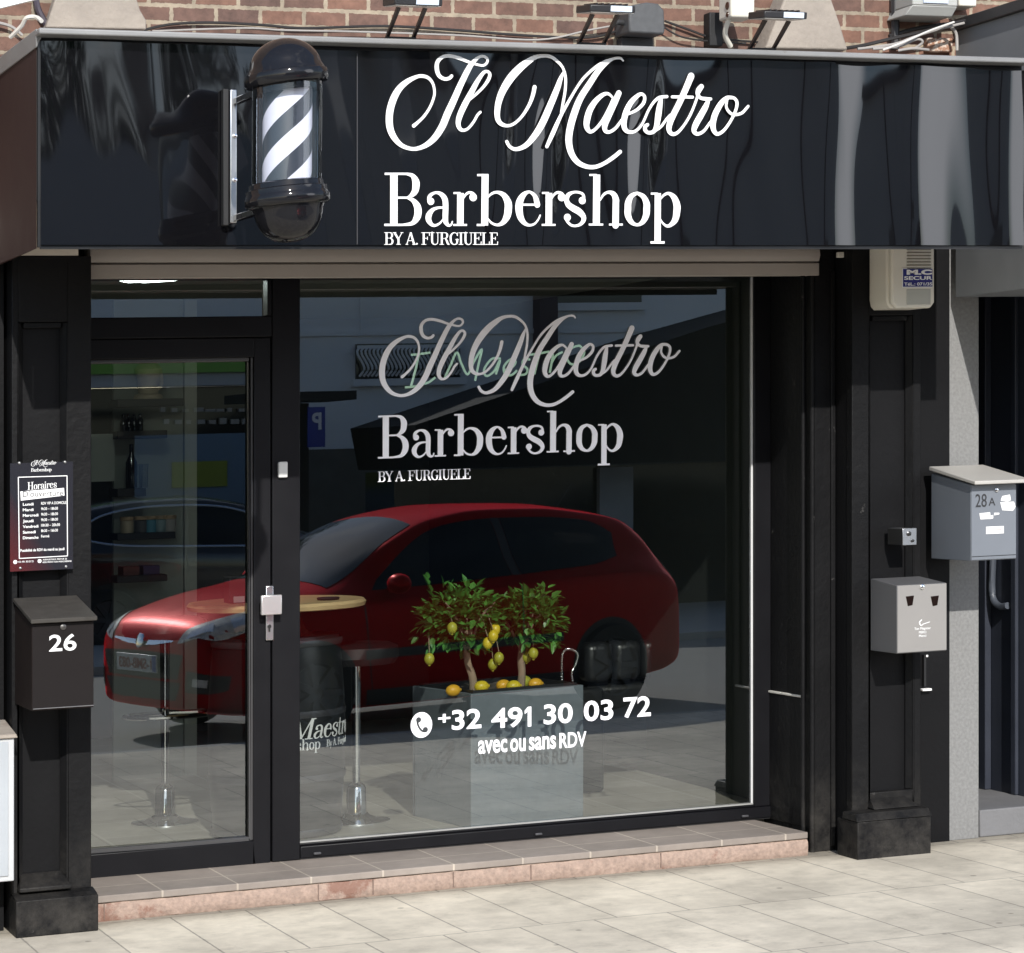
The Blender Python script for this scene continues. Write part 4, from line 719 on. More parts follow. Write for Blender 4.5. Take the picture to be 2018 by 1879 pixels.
ASH = mat('taupe_metal_front', (.235, .225, .215), .45, var=.05); ASHS = mat('taupe_metal', (.17, .165, .175), .45, var=.08)
ra, x0, x1, z0, z1 = wallbox('ash_box', 'taupe metal ash box with two slots on the right pilaster', 'ashtray', 1768, 1866, 1149, 1289, -.23, -.002, mat('shaded_taupe_body', (.10, .10, .105), .45, var=.05), ASH, slope=.02)  # body darker than the front: the shade of its side is in the colour
b = MB()
for cxp in (1793, 1842): b = MB(); q = [(cxp - 8, 1176), (cxp + 8, 1174), (cxp + 5, 1193), (cxp - 4, 1195)]; b.prism([at(*p, -.23) for p in q][::-1], -.2312, -.2302); build('slot', b, mat('dark_red_brown_slot', (.008, .003, .002), .8, ior=1.2), ra)
b = MB(); c = at(1817, 1157, -.23); b.lathe([(.011, 0), (.011, .005), (.006, .008), (.0005, .008)], (c[0], -.2302, c[1]), 16, axis=(0, -1, 0)); build('lock', b, CHROME, ra)
b = MB(); g = lambda px, py: at(px, py, -.23)
stroke(b, [(1816, 1222, 1.5), (1812, 1227, 2), (1815, 1233, 1.6), (1820, 1230, 1.2), (1832, 1226, 1)], g, -.2303, .0006)
for tx, a0, a1, yb, hh in (('Ton Mégotier', 1802, 1834, 1242, 5), ('MERCI', 1811, 1825, 1249, 5), ('Merci', 1811, 1825, 1256, 5)): X0, Z0 = g(a0, yb); X1 = g(a1, yb)[0]; sans(b, tx, X0, X1, Z0, hh / pxm(1816, -.23), -.2303, .0006)
build('lettering', b, WHT, ra, smooth=False)
x0, x1, z0, z1 = rect(1779, 1041, 1806, 1075, -.13); ks = thing('key_switch', 'small steel key switch on the pilaster above the taupe ash box', 'key switch', (x0, -.05, z0))
b = MB(); b.box(x0, x1, -.128, -.001, z0, z1 - .002); build('body', b, mat('black_steel_body', (.02, .02, .02), .4), ks, bevel=.002)
b = MB(); b.box(x0, x1, -.131, -.1285, z0, z1); b.box(x0, x1, -.128, -.0, z1 - .0018, z1); build('cover', b, ALU, ks, bevel=.001)
b = MB(); c = at(1791, 1052, -.13); b.lathe([(.010, 0), (.010, .004), (.006, .006), (.0005, .006)], (c[0], -.1312, c[1]), 14, axis=(0, -1, 0)); c = at(1798, 1066, -.13); b.lathe([(.007, 0), (.006, .005), (.0005, .005)], (c[0], -.1312, c[1]), 12, axis=(0, -1, 0)); build('key_barrel', b, mat('dark_steel', (.08, .08, .08), .3, .9), ks)
x0, x1, z0, z1 = rect(1813, 1290, 1831, 1362, .11); b = MB(); b.box(x0 + .012, x0 + .022, .095, .1145, z0 + .02, z1); o = build('wall_cable', b, DARK, None, label='black broken cable strip below the taupe ash box', cat='cable')
b = MB(); b.box(x0, x1, .085, .1148, z0, z0 + .01); build('pale_clip', b, ST, o, bevel=.002); b = MB(); b.box(x0 + .02, x0 + .03, .09, .0945, z1 - .01, z1); build('pale_clip', b, ST, o, bevel=.002)
# opening hours board
SGN = bpy.data.materials.new('printed_board'); SGN.use_nodes = True; t = SGN.node_tree; l = t.links.new; p = t.nodes['Principled BSDF']
tc = N(t, 'ShaderNodeTexCoord'); sx = N(t, 'ShaderNodeSeparateXYZ'); l(tc.outputs['Generated'], sx.inputs[0]); ma = N(t, 'ShaderNodeMath', operation='ADD'); l(sx.outputs['X'], ma.inputs[0]); l(sx.outputs['Z'], ma.inputs[1])
cr_ = N(t, 'ShaderNodeValToRGB'); l(ma.outputs[0], cr_.inputs[0]); e = cr_.color_ramp.elements; e[0].position = .1; e[0].color = (.075, .012, .014, 1); e[1].position = .75; e[1].color = (.016, .016, .022, 1); l(cr_.outputs[0], p.inputs['Base Color']); p.inputs['Roughness'].default_value = .25
YS = -.03; x0, x1, z0, z1 = rect(20, 910, 144, 1127, YS)
sg = thing('opening_hours_board', 'black printed opening hours board in French above the mailbox numbered 26', 'notice board', ((x0 + x1) / 2, YS, z0))
b = MB(); b.box(x0, x1, YS, YS + .004, z0, z1); build('board', b, SGN, sg)
b = MB()
for px, py in ((38, 913), (128, 911), (40, 1120), (130, 1117)): b = MB(); c = at(px, py, YS); b.lathe([(.005, 0), (.005, .003), (.002, .005), (.0005, .005)], (c[0], YS - .0005, c[1]), 10, axis=(0, -1, 0)); b.box(c[0] - .004, c[0] + .004, YS + .0045, -.0005, c[1] - .004, c[1] + .004); build('screw', b, mat('grey_screw', (.3, .3, .3), .4, .8), sg)
g = lambda px, py: at(px, py, YS); b = MB()
def fxb(ux, uz): X0, Z0 = at(757, 444, -.85); Xe = at(1474, 444, -.85)[0]; X, Z = at(ux, uz, -.85); k = (g(111, 930)[0] - g(61, 930)[0]) / (Xe - X0); return (g(61, 930)[0] + (X - X0) * k, g(61, 929)[1] + (Z - Z0) * k)
logo(b, fxb, YS - .0005, .0004); shop_word(b, 'Barbershop', lambda a, q: fxb(a, q + 14), YS - .0005, .0004)
def line(tx, a0, a1, yb, h, bold=.01, slope=0): X0, Z0 = g(a0, yb); X1 = g(a1, yb)[0]; sans(b, tx, X0, X1, Z0, h / pxm(80, YS), YS - .0003, .0005, bold)
X0, Z0 = g(54, 966); serif_fit(b, 'Horaires', X0, g(112, 960)[0], Z0, 15 / pxm(80, YS), YS - .0005, th=.0004, rise=.05)
days = (('Lundi', 'RDV VIP A DOMICILE', 131), ('Mardi', '9h30 – 18h30', 114), ('Mercredi', '9h30 – 18h30', 114), ('Jeudi', '9h30 – 18h30', 114), ('Vendredi', '10h30 – 20h30', 118), ('Samedi', '8h30 – 16h30', 114), ('Dimanche', 'Fermé', 97))
for k, (d, h_, xe) in enumerate(days):
    line(d, 45, 45 + 4.2 * len(d) - 3 * (len(d) > 6), 997 + 11 * k, 5.5, .02); line(h_, 81, xe, 995 + 10.8 * k, 5.5, .01)
line('Possibilité de RDV du mardi au jeudi', 40, 127, 1088, 5.5, .015); line('+32 491 30 03 72', 35, 66, 1109.5, 3.5); line('AVENUE PAUL PASTUR 26', 84, 132, 1105, 3.2); line('6032 MONT SUR MARCHIENNE', 84, 141, 1110, 3.2)
for px, py in ((30, 1108), (78, 1106)): c = g(px, py); disc(b, c[0], c[1], .0075, YS - .0008, .0005, 14)
for q in ([(36, 941), (132, 938)], [(38, 1101), (133, 1096)]): stroke(b, [(q[0][0], q[0][1], 1.6), (q[1][0], q[1][1], 1.6)], g, YS - .0004, .0005)
stroke(b, [(36, 940.5, 1.6), (38, 1101.5, 1.6)], g, YS - .0004, .0005); stroke(b, [(132, 937.5, 1.6), (133, 1096.5, 1.6)], g, YS - .0004, .0005)
b.prism([g(*p) for p in ((41, 987), (127, 977), (126, 962), (40, 969))], YS - .0012, YS - .0004)
build('lettering', b, WHT, sg, smooth=False)
b = MB(); X0, Z0 = g(45, 981.5); sans(b, "D'ouverture", X0, g(124, 974)[0], Z0 + .003, 12 / pxm(80, YS), YS - .0014, .0003); build('lettering', b, mat('black_print', (.02, .02, .022), .5), sg, smooth=False)
# white cabinet at the left edge
x1 = ax(28, -.12); z1, z0 = az(10, 1456, -.12), az(10, 1738, -.12); cb_ = thing('wall_cabinet', 'white wall cabinet with stone cap at the bottom left edge', 'cabinet', (x1 - .3, 0, z0))
b = MB(); b.box(x1 - .7, x1, -.12, .099, z0, z1); build('body', b, WHITEP, cb_, bevel=.004)
b = MB(); b.box(x1 - .69, x1 - .022, -.126, -.1205, z0 + .02, z1 - .012); build('door_panel', b, mat('bluish_white_panel', (.36, .385, .41), .35), cb_, bevel=.003)
b = MB(); b.hexa([(x1 - .72, -.135, z1 + .001), (x1 + .012, -.135, z1 + .001), (x1 + .012, .099, z1 + .001), (x1 - .72, .099, z1 + .001)], [(x1 - .72, -.13, z1 + .016), (x1 + .006, -.13, z1 + .016), (x1 + .006, .099, z1 + .05), (x1 - .72, .099, z1 + .05)]); build('stone_cap', b, STONE, cb_, bevel=.004)

# ------------------------------------------------------------------ neighbour at the right
nb = thing('neighbour_building', 'neighbouring dark house front with grey granite pier at the right edge', 'building', (3.8, .3, 0))
b = MB(); b.box(ax(1869, .12), ax(1929, .12), .12, .6, 0, 4); build('granite_pier', b, mat('grey_granite', (.185, .185, .182), .7, var=.4, vs=75, bump=.15, bs=90), nb, bevel=.003)
XN = 3.955
NAVY = mat('navy_black_paint', (.026, .031, .045), .5, var=.2)
b = MB(); b.box(XN, XN + .3, -.0, 2.2, 0, 4); build('doorway_reveal', b, NAVY, nb)
b = MB(); b.box(ax(1929, .6) - .4, XN, 2.2, 2.4, 0, 4); b.box(ax(1929, .6) - .3, ax(1929, .6) - .005, .6, 2.2, 0, 4); build('wall', b, NAVY, nb)
b = MB(); b.box(ax(1931, .13), XN - .001, .13, 2.19, 0, .12); build('door_step', b, mat('grey_step_stone', (.15, .15, .155), .7, var=.25, bump=.2), nb, bevel=.006)
def onrev(px, py, off=.02):
    lo, hi = -.6, 3.0
    for _ in range(40):
        md = (lo + hi) / 2
        if ax(px, md) > XN - off: hi = md
        else: lo = md
    return XN - off, md, az(px, py, md)
b = MB(); b.tube([onrev(*p) for p in ((1958, 1080), (1955, 1152), (1958, 1182), (1970, 1195), (1986, 1194))], .016, 9); build('bent_pipe', b, mat('slate_pipe', (.07, .08, .10), .4), nb)
b = MB(); y0_ = onrev(1940, 1000)[1]; b.box(XN - .035, XN - .001, y0_ - .03, y0_ + .03, .121, 3.6); y1_ = onrev(1996, 1000)[1]; b.box(XN - .02, XN - .001, y1_ - .02, y1_ + .02, .121, 3.6); build('reveal_batten', b, NAVY, nb, bevel=.004)
XV = ax(1874, .1); b = MB(); zb_, zt2 = az(1878, 587, .1), az(1878, 66, .1)
b.prism([(XV, zb_), (XV + 3, zb_), (XV + 3, zt2), (XV, zt2)], -1.1, .0595); build('fascia_box', b, mat('slate_grey_board', (.17, .18, .19), .6, var=.15), nb)
b = MB(); b.box(XV - .02, XV + 3, -1.12, .059, zt2 + .001, zt2 + .05); build('fascia_cap', b, mat('dark_cap', (.03, .03, .032), .5), nb, bevel=.004)
b = MB(); q = at(2012, 490, -.4); sl = thing('sign_lamp', 'white spot lamp hanging beside the right end of the sign', 'lamp', (q[0], -.45, q[1])); b = MB(); b.tube([(q[0] + .02, -.45, q[1] + .03), (q[0] - .015, -.47, q[1] - .035)], .024, 14, smooth=False); build('lamp_head', b, CREAM, sl); b = MB(); b.tube([(q[0] + .02, -.44, q[1] + .03), (XV - .001, -.4, q[1] + .06)], .012, 10, smooth=False); build('lamp_arm', b, DARK, sl)

# ------------------------------------------------------------------ inside the shop
YF_ = .64; m = 1 / pxm(1040, YF_)
PLB = mat('blue_grey_wood_box', (.15, .175, .195), .55, var=.18, vs=30, bump=.15, bs=60)
xa, xb = ax(928, YF_), ax(1167, YF_); ztop_p = az(1040, 1361, YF_); dp = .54; PR = R(8.5)
def turn(mb):                                        # the box stands slightly askew behind the glass
    ca, sa = math.cos(PR), math.sin(PR); mb.v = [(xa + (x - xa) * ca - (y - YF_) * sa, YF_ + (x - xa) * sa + (y - YF_) * ca, z) for x, y, z in mb.v]; return mb
pln = thing('planter_box', 'square blue grey planter box standing behind the shop window', 'planter', ((xa + xb) / 2, YF_ + dp / 2, ZF))
b = MB(); wl = .022; yb = YF_ + dp
b.box(xa, xb, YF_, YF_ + wl, ZF, ztop_p); b.box(xa, xb, yb - wl, yb, ZF, ztop_p); b.box(xa, xa + wl, YF_ + wl, yb - wl, ZF, ztop_p); b.box(xb - wl, xb, YF_ + wl, yb - wl, ZF, ztop_p); build('box', turn(b), PLB, pln, bevel=.003)
b = MB(); b.box(xa + wl, xb - wl, YF_ + wl, YF_ + wl + .02, ztop_p - .03, ztop_p + .011); b.box(xa + wl, xb - wl, yb - wl - .02, yb - wl, ztop_p - .03, ztop_p + .011); b.box(xa + wl, xa + wl + .02, YF_ + wl + .021, yb - wl - .021, ztop_p - .03, ztop_p + .011); b.box(xb - wl - .02, xb - wl, YF_ + wl + .021, yb - wl - .021, ztop_p - .03, ztop_p + .011); build('liner_rim', turn(b), mat('black_liner', (.015, .015, .016), .4), pln)
zs = ztop_p - .012; b = MB(); rows = []; rr = random.Random(5)
for j in range(25): rows.append([(xa + wl + .02 + (xb - xa - 2 * wl - .04) * i / 24, YF_ + wl + .02 + (dp - 2 * wl - .04) * j / 24, zs + rr.uniform(-.006, .008)) for i in range(25)])
b.grid(rows); build('soil', turn(b), mat('gravelly_soil', (.12, .10, .085), .95, var=.7, vs=60), pln)
LEAF = mat('lemon_leaf', (.06, .20, .035), .38, var=.55, vs=8, island=.85); BARK = mat('lemon_bark', (.30, .22, .15), .8, var=.35, vs=25); YEL = mat('lemon_skin', (.72, .55, .03), .35, var=.18, vs=20, bump=.1, bs=250); GRN = mat('green_lemon_skin', (.42, .42, .045), .35, var=.2, vs=20, bump=.1, bs=250); ORG = mat('ripe_lemon_skin', (.78, .42, .03), .35, var=.15, vs=20, bump=.1, bs=250)
def leaf(mb, p, d, ln, wd, rr):
    d = d.normalized(); s = d.cross(Vector((rr.uniform(-.4, .4), rr.uniform(-.4, .4), 1)))
    if s.length < .1: s = d.cross(Vector((1, 0, 0)))
    s.normalize(); n = s.cross(d)
    if n.z < 0: n = -n
    q = [p + d * ln * .05, p + d * ln * .35 + s * wd * .46 + n * wd * .12, p + d * ln * .7 + s * wd * .36 + n * wd * .06 - n * ln * .05, p + d * ln - n * ln * .16, p + d * ln * .7 - s * wd * .36 + n * wd * .06 - n * ln * .05, p + d * ln * .35 - s * wd * .46 + n * wd * .12, p + d * ln * .35 - n * wd * .06, p + d * ln * .7 - n * wd * .06 - n * ln * .05]
    mb.add(q, [(0, 1, 6), (1, 2, 7, 6), (2, 3, 7), (3, 4, 7), (4, 5, 6, 7), (5, 0, 6)])
def lemon_tree(label, base, top, cen, rad, n, seed, fruits, ytree, spray=None):
    rr = random.Random(seed); x, z = at(*base, ytree); xt, zt = at(*top, ytree); mm = 1 / pxm(base[0], ytree)
    t = thing('lemon_tree', label, 'lemon tree', (x, ytree, zs)); b = MB()
    b.tube([(x, ytree, zs - .02), (x + (xt - x) * .25 + .006, ytree, zs + (zt - zs) * .3), (x + (xt - x) * .8, ytree + .01, zs + (zt - zs) * .7), (xt, ytree, zt)], [.019, .014], 9)
    cx, cz = at(*cen, ytree); ends = []
    for k in range(9):
        a = rr.uniform(0, 6.28); r = rr.uniform(.5, .95); e = Vector((cx + math.cos(a) * rad[0] * r, ytree + math.sin(a) * rad[1] * r, cz + rr.uniform(-.5, .8) * rad[2])); ends.append(e)
        b.tube([(xt, ytree, zt - .03), tuple((Vector((xt, ytree, zt)) * .5 + e * .5) + Vector((0, 0, .03))), tuple(e)], [.008, .003], 6)
    build('trunk', b, BARK, t)
    b = MB(); i = 0
    while i < n:
        v = Vector((rr.gauss(0, 1), rr.gauss(0, 1), rr.gauss(0, 1))).normalized(); r = rr.uniform(.25, 1) ** .55
        lump = 1 + .28 * math.sin(3.1 * v.x + seed) * math.cos(2.7 * v.z + 2 * v.y)
        p = Vector((cx + v.x * rad[0] * r * lump, ytree + v.y * rad[1] * r * lump, cz + v.z * rad[2] * r * lump))
        if v.z < -.3 and rr.random() < .45: continue
        out = Vector((v.x + rr.uniform(-.7, .7), v.y + rr.uniform(-.7, .7), v.z * .6 + rr.uniform(-.45, .75)))
        for q in range(rr.choice((1, 2, 3))):
            leaf(b, p, out + Vector((rr.uniform(-.8, .8), rr.uniform(-.8, .8), rr.uniform(-.4, .6))), rr.uniform(.036, .068), rr.uniform(.021, .038), rr); i += 1
    for sp in spray or []:
        pts = [Vector((at(*p, ytree)[0], ytree - .02, at(*p, ytree)[1])) for p in sp]
        for a, c in zip(pts, pts[1:]):
            for f in (.15, .5, .85): leaf(b, a.lerp(c, f), (c - a) + Vector((rr.uniform(-.05, .05), rr.uniform(-.05, .05), rr.uniform(-.04, .05))), rr.uniform(.05, .075), .028, rr)
    build('crown', b, LEAF, t, recalc=False, smooth=False)
    for (px, py, dy, m_) in fruits:
        fx_, fz_ = at(px, py, ytree + dy); b = MB(); b.ball((fx_, ytree + dy, fz_), .0225, .0225, .0265); b.ball((fx_, ytree + dy, fz_ - .026), .007, .007, .006, 8, 5); o = build('lemon', b, m_, t)
        b = MB(); b.tube([(fx_, ytree + dy, fz_ + .028), (fx_ + .004, ytree + dy * .7, fz_ + .06), (fx_ + .008, ytree + dy * .4, fz_ + .1)], .0022, 5); build('stalk', b, BARK, o)
    return t
lemon_tree('small lemon tree with leaning trunk, left of the two in the planter', (932, 1358), (920, 1277), (908, 1222), (.175, .15, .135), 800, 4, [(891, 1238, -.15, GRN), (846, 1299, -.05, GRN), (961, 1268, -.13, YEL), (976, 1241, -.12, YEL), (972, 1254, -.16, YEL)], .86, [[(870, 1215), (850, 1175), (838, 1140)], [(880, 1205), (866, 1172), (875, 1150)], [(850, 1250), (846, 1280)]])
lemon_tree('small lemon tree with mottled trunk, right of the two in the planter', (1025, 1349), (1029, 1272), (1034, 1220), (.18, .16, .13), 820, 9, [(983, 1297, -.1, GRN), (971, 1310, -.06, GRN), (1051, 1288, -.06, GRN), (1038, 1295, .0, GRN)], .93, [[(1080, 1230), (1105, 1212)], [(1070, 1190), (1095, 1175)]])
for (px, py, y_, m_, lab) in ((893, 1352, .75, ORG, 'orange fallen lemon at the left front corner of the planter'), (949, 1349, .84, YEL, 'small yellow fallen lemon beside the left trunk'), (992, 1341, .83, ORG, 'tall yellow orange lemon between the two trunks, leaning on another'), (1012, 1353, .765, YEL, 'long yellow lemon lying in front between the two trunks'), (1055, 1350, .80, ORG, 'orange yellow lemon lying right of the right trunk'), (1033, 1342, .95, GRN, 'greenish lemon half hidden behind the right trunk')):
    x_, z_ = at(px, py, y_); b = MB(); b.ball((x_, y_, zs + .022), .034, .026, .026); b.ball((x_ + .033, y_, zs + .023), .006, .007, .007, 8, 5); build('lemon', b, m_, None, label=lab, cat='lemon', group='fallen lemons on the planter soil')
# barrel table
cxB, yB = ax(545, 1.0), 1.0; rB = .295; zbt = az(620, 1247, 1.02)
bt = thing('barrel_table', 'black barrel table with round wooden top by the door', 'table', (cxB, yB, ZF))
prof = [(rB * .9, ZF + .002), (rB * .93, ZF + .03)] + [(rB * (.93 + .07 * math.sin(math.pi * k / 10)), ZF + .03 + (zbt - ZF - .06) * k / 10) for k in range(11)] + [(rB * .9, zbt)]
b = MB().lathe(prof, (cxB, yB, 0), 64); build('barrel', b, mat('black_barrel', (.012, .013, .014), .3, var=.2), bt)
b = MB()
for h in (.03, .30, .62, .97): zz = ZF + h * (zbt - ZF); b.lathe([(rB * 1.005 if .1 < h < .9 else rB * .95, zz - .014), (rB * 1.012 if .1 < h < .9 else rB * .965, zz), (rB * 1.005 if .1 < h < .9 else rB * .95, zz + .014)], (cxB, yB, 0), 64, cap=False)
build('hoop', b, mat('grey_steel_hoop', (.10, .10, .11), .35, .7), bt)
ztt = az(640, 1190, .9); b = MB().lathe([(.365, ztt - .014), (.38, ztt - .01), (.385, ztt + .006), (.375, ztt + .018), (.001, ztt + .018)], (cxB, yB, 0), 72); build('table_top', b, mat('oiled_wood', (.58, .42, .22), .45, var=.4, vs=14), bt)
b = MB().lathe([(.16, zbt + .001), (.13, zbt + .02), (.09, ztt - .02), (.14, ztt - .0145)], (cxB, yB, 0), 32); build('neck', b, mat('dark_red_paint', (.10, .02, .018), .5), bt)
def wrapped(mbs, dst):
    r_ = rB * 1.004
    for (x, y, z) in mbs.v: a = (x - cxB) / r_; t_ = (z - ZF) / (zbt - ZF); k = (.93 + .07 * math.sin(math.pi * max(0, min(1, (t_ * (zbt - ZF) - .03) / (zbt - ZF - .06))))) / 1.0; rr2 = rB * k + .0015 - (y - 0); dst.v.append((cxB + rr2 * math.sin(a), yB - rr2 * math.cos(a), z))
    dst.f += [tuple(f) for f in mbs.f]
tmp = MB(); a_of = lambda px: cxB + rB * math.asin(max(-1, min(1, (ax(px, .78) - cxB) / rB)))
zm0 = az(640, 1453, .74); serif_fit(tmp, 'Maestro', cxB - .03, cxB + .36, zm0, .085, 0, slant=.22, th=.001, rise=-.0)
serif_fit(tmp, 'shop', cxB + .0, cxB + .115, az(640, 1474, .74), .048, 0, th=.001); serif_fit(tmp, 'By A. Furgiuele', cxB + .15, cxB + .36, az(640, 1474, .74) + .004, .03, 0, th=.001)
dst = MB(); wrapped(tmp, dst); build('lettering', dst, WHT, bt, smooth=False)
x_, z_ = at(640, 1171, .9); b = MB().lathe([(.001, ztt + .0185), (.045, ztt + .0185), (.05, ztt + .026), (.046, ztt + .03), (.04, ztt + .024), (.001, ztt + .023)], (x_, .85, 0), 28); build('ashtray_dish', b, DARK, None, label='black round dish on the wooden barrel table top', cat='dish')
x0, x1 = ax(449, .95), ax(495, .95); b = MB(); b.box(x0, x1, .93, 1.02, ztt + .0185, ztt + .13); o = build('card_holder', b, mat('black_card_box', (.02, .02, .02), .35), None, bevel=.003, label='black card box with white label on the barrel table', cat='box')
b = MB(); c = at(473, 1182, .928); b.box(c[0] - .028, c[0] + .02, .9285, .9297, c[1] - .012, c[1] + .014); build('paper_label', b, WHT, o)
# stools
def stool(px, y, pyseat, pyfoot, label, ring=True):
    x = ax(px, y); zs_ = az(px, pyseat, y); r = thing('bar_stool', label, 'bar stool', (x, y, ZF), 'chrome bar stools')
    b = MB().lathe([(.15, ZF + .001), (.15, ZF + .008), (.09, ZF + .018), (.06, ZF + .03), (.05, ZF + .04)], (x, y, 0), 36); build('base', b, CHROME, r)
    b = MB(); b.lathe([(.047, ZF + .035), (.043, ZF + .15), (.036, ZF + .165), (.018, ZF + .175), (.022, zs_ - .05)], (x, y, 0), 20); build('column', b, CHROME, r)
    b = MB(); b.lathe([(.05, zs_ - .05), (.17, zs_ - .04), (.19, zs_ - .01), (.185, zs_ + .035), (.15, zs_ + .05), (.001, zs_ + .052)], (x, y, 0), 36); build('seat', b, mat('black_leatherette', (.012, .012, .013), .35), r)
    if not ring: return
    zf = az(px, pyfoot, y); b = MB(); b.tube([(x - .02, y, zf), (x - .16, y - .04, zf), (x - .2, y - .1, zf), (x - .12, y - .2, zf), (x + .12, y - .2, zf), (x + .2, y - .1, zf), (x + .16, y - .04, zf), (x + .02, y, zf)], .011, 8); build('foot_ring', b, CHROME, r)
stool(702, 1.12, 1290, 1490, 'chrome bar stool between the barrel table and the planter', False); stool(325, 1.55, 1240, 1405, 'chrome bar stool seen through the glass door')
# armchair and chain bag
x0, x1 = ax(1140, 2.0), ax(1305, 2.0); zA, zB_ = az(1220, 1338, 2.0), az(1220, 1262, 2.0)
so = thing('sofa', 'black leather sofa behind the planter at the right', 'sofa', ((x0 + x1) / 2, 2.3, ZF)); LEA = mat('black_leather', (.014, .015, .016), .35, var=.2, bump=.3, bs=30)
b = MB(); b.box(x0 + .02, x1 - .02, 1.96, 2.8, ZF + .05, zA - .02); build('base', b, LEA, so, bevel=.03, seg=3)
b = MB()
for k in range(3): d_ = (x1 - x0) / 3; b.box(x0 + d_ * k + .002, x0 + d_ * (k + 1) - .002, 1.9, 2.04, zA, zB_)
build('backrest', b, LEA, so, bevel=.035, seg=4)
x_, z_ = at(1122, 1345, 1.45); b = MB(); hb = thing('handbag', 'dark bag with beaded silver chain loop behind the planter', 'bag', (x_, 1.45, ZF))
b.box(x_ - .09, x_ + .16, 1.4, 1.5, ZF + .001, z_ - .03); build('bag', b, LEA, hb, bevel=.02, seg=3)
b = MB(); pts = cr([(at(p, q, 1.45)[0], 1.45, at(p, q, 1.45)[1]) for p, q in ((1108, 1352), (1107, 1318), (1109, 1288), (1122, 1279), (1138, 1288), (1135, 1308), (1127, 1325), (1130, 1352))], 7)
for p in pts: b.ball((p.x, p.y, p.z), .0075, n=8, m=6)
build('chain_strap', b, CHROME, hb)
# neon writing behind the glass
YN = .95; g = lambda a, q: at(580 + a / 2.161, 560 + q / 2.161, YN); b = MB()
for pl_ in ([(530, 300), (515, 370), (497, 436)], [(498, 302), (535, 298), (578, 292)], [(472, 440), (500, 438), (548, 430)], [(610, 288), (575, 360), (548, 418), (570, 420), (600, 398)], [(640, 402), (668, 340), (692, 292), (712, 340), (738, 385), (765, 330), (798, 278), (785, 340), (770, 412)], [(878, 318), (840, 320), (808, 365), (818, 392), (850, 372), (876, 325), (858, 385)], [(892, 368), (930, 352), (942, 330), (920, 322), (893, 352), (898, 384), (925, 388), (948, 368)], [(1004, 322), (978, 322), (972, 344), (992, 362), (985, 384), (958, 388)], [(1052, 272), (1035, 330), (1022, 385)], [(1000, 302), (1040, 296), (1085, 288)], [(1102, 298), (1095, 340), (1088, 378)], [(1096, 335), (1115, 305), (1142, 290)], [(1215, 262), (1180, 275), (1162, 315), (1180, 342), (1215, 330), (1235, 290), (1215, 262)]):
    b.tube([(*g(*p), 0)[:1] + (YN,) + (g(*p)[1],) for p in pl_], .0052, 7)
build('neon_writing', b, mat('pale_green_neon_tube', (.42, .60, .45), .3, var=.05, emit=.6), None, label='pale green handwritten neon sign hanging behind the window lettering', cat='neon sign')  # unlit tube given an added faint glow so it stays readable
# shelves with bottles on the wall by the door
YSH = 3.0
SHM = mat('dark_shelf_board', (.015, .014, .015), .5)
def shelf(a, c, py, label, h=18): x0, x1, z0, z1 = rect(a, py, c, py + h, YSH); b = MB(); b.box(x0, x1, YSH, YSH + .19, z0, z1); return build('wall_shelf', b, SHM, None, bevel=.003, label=label, cat='shelf', group='wall shelves'), z1
sx = []
b = MB(); b.box(ax(225, 3.19), ax(362, 3.19), 3.2, 3.24, ZF, ZCL); build('shelf_wall', b, mat('pale_shelf_wall', (.34, .37, .33), .8), shop)
for a, c, py, lab in ((231, 363, 785, 'dark wall shelf carrying the figurine, highest shelf'), (231, 330, 848, 'dark wall shelf with four small black bottles'), (231, 288, 962, 'short dark wall shelf with a tall bottle and glasses'), (231, 346, 1048, 'dark wall shelf with a row of jars'), (231, 330, 1132, 'dark wall shelf with flat cartons, lowest shelf')):
    sx.append(shelf(a, c, py, lab)[1])
BOT = mat('black_bottle_glass', (.01, .008, .01), .1)
for px, lab in ((243, 'first small black bottle on the second shelf'), (254, 'second small black bottle on the second shelf'), (264, 'third small black bottle on the second shelf'), (276, 'fourth small black bottle on the second shelf')):
    x_ = ax(px, 3.08); b = MB().lathe([(.016, sx[1] + .0005), (.017, sx[1] + .05), (.008, sx[1] + .07), (.008, sx[1] + .085), (.001, sx[1] + .086)], (x_, 3.08, 0), 14); o = build('bottle', b, BOT, None, label=lab, cat='bottle', group='small bottles on the shelf')
x_ = ax(259, 3.08); b = MB().lathe([(.028, sx[2] + .0005), (.029, sx[2] + .13), (.011, sx[2] + .17), (.011, sx[2] + .22), (.001, sx[2] + .222)], (x_, 3.08, 0), 16); build('bottle', b, BOT, None, label='tall dark bottle standing on the short shelf', cat='bottle')
for px, lab in ((272, 'drinking glass next to the tall dark bottle'), (283, 'drinking glass at the right end of the short shelf')):
    x_ = ax(px, 3.08); b = MB().lathe([(.02, sx[2] + .0005), (.024, sx[2] + .12)], (x_, 3.08, 0), 16, cap=False); build('drinking_glass', b, PCLEAR, None, label=lab, cat='glass')
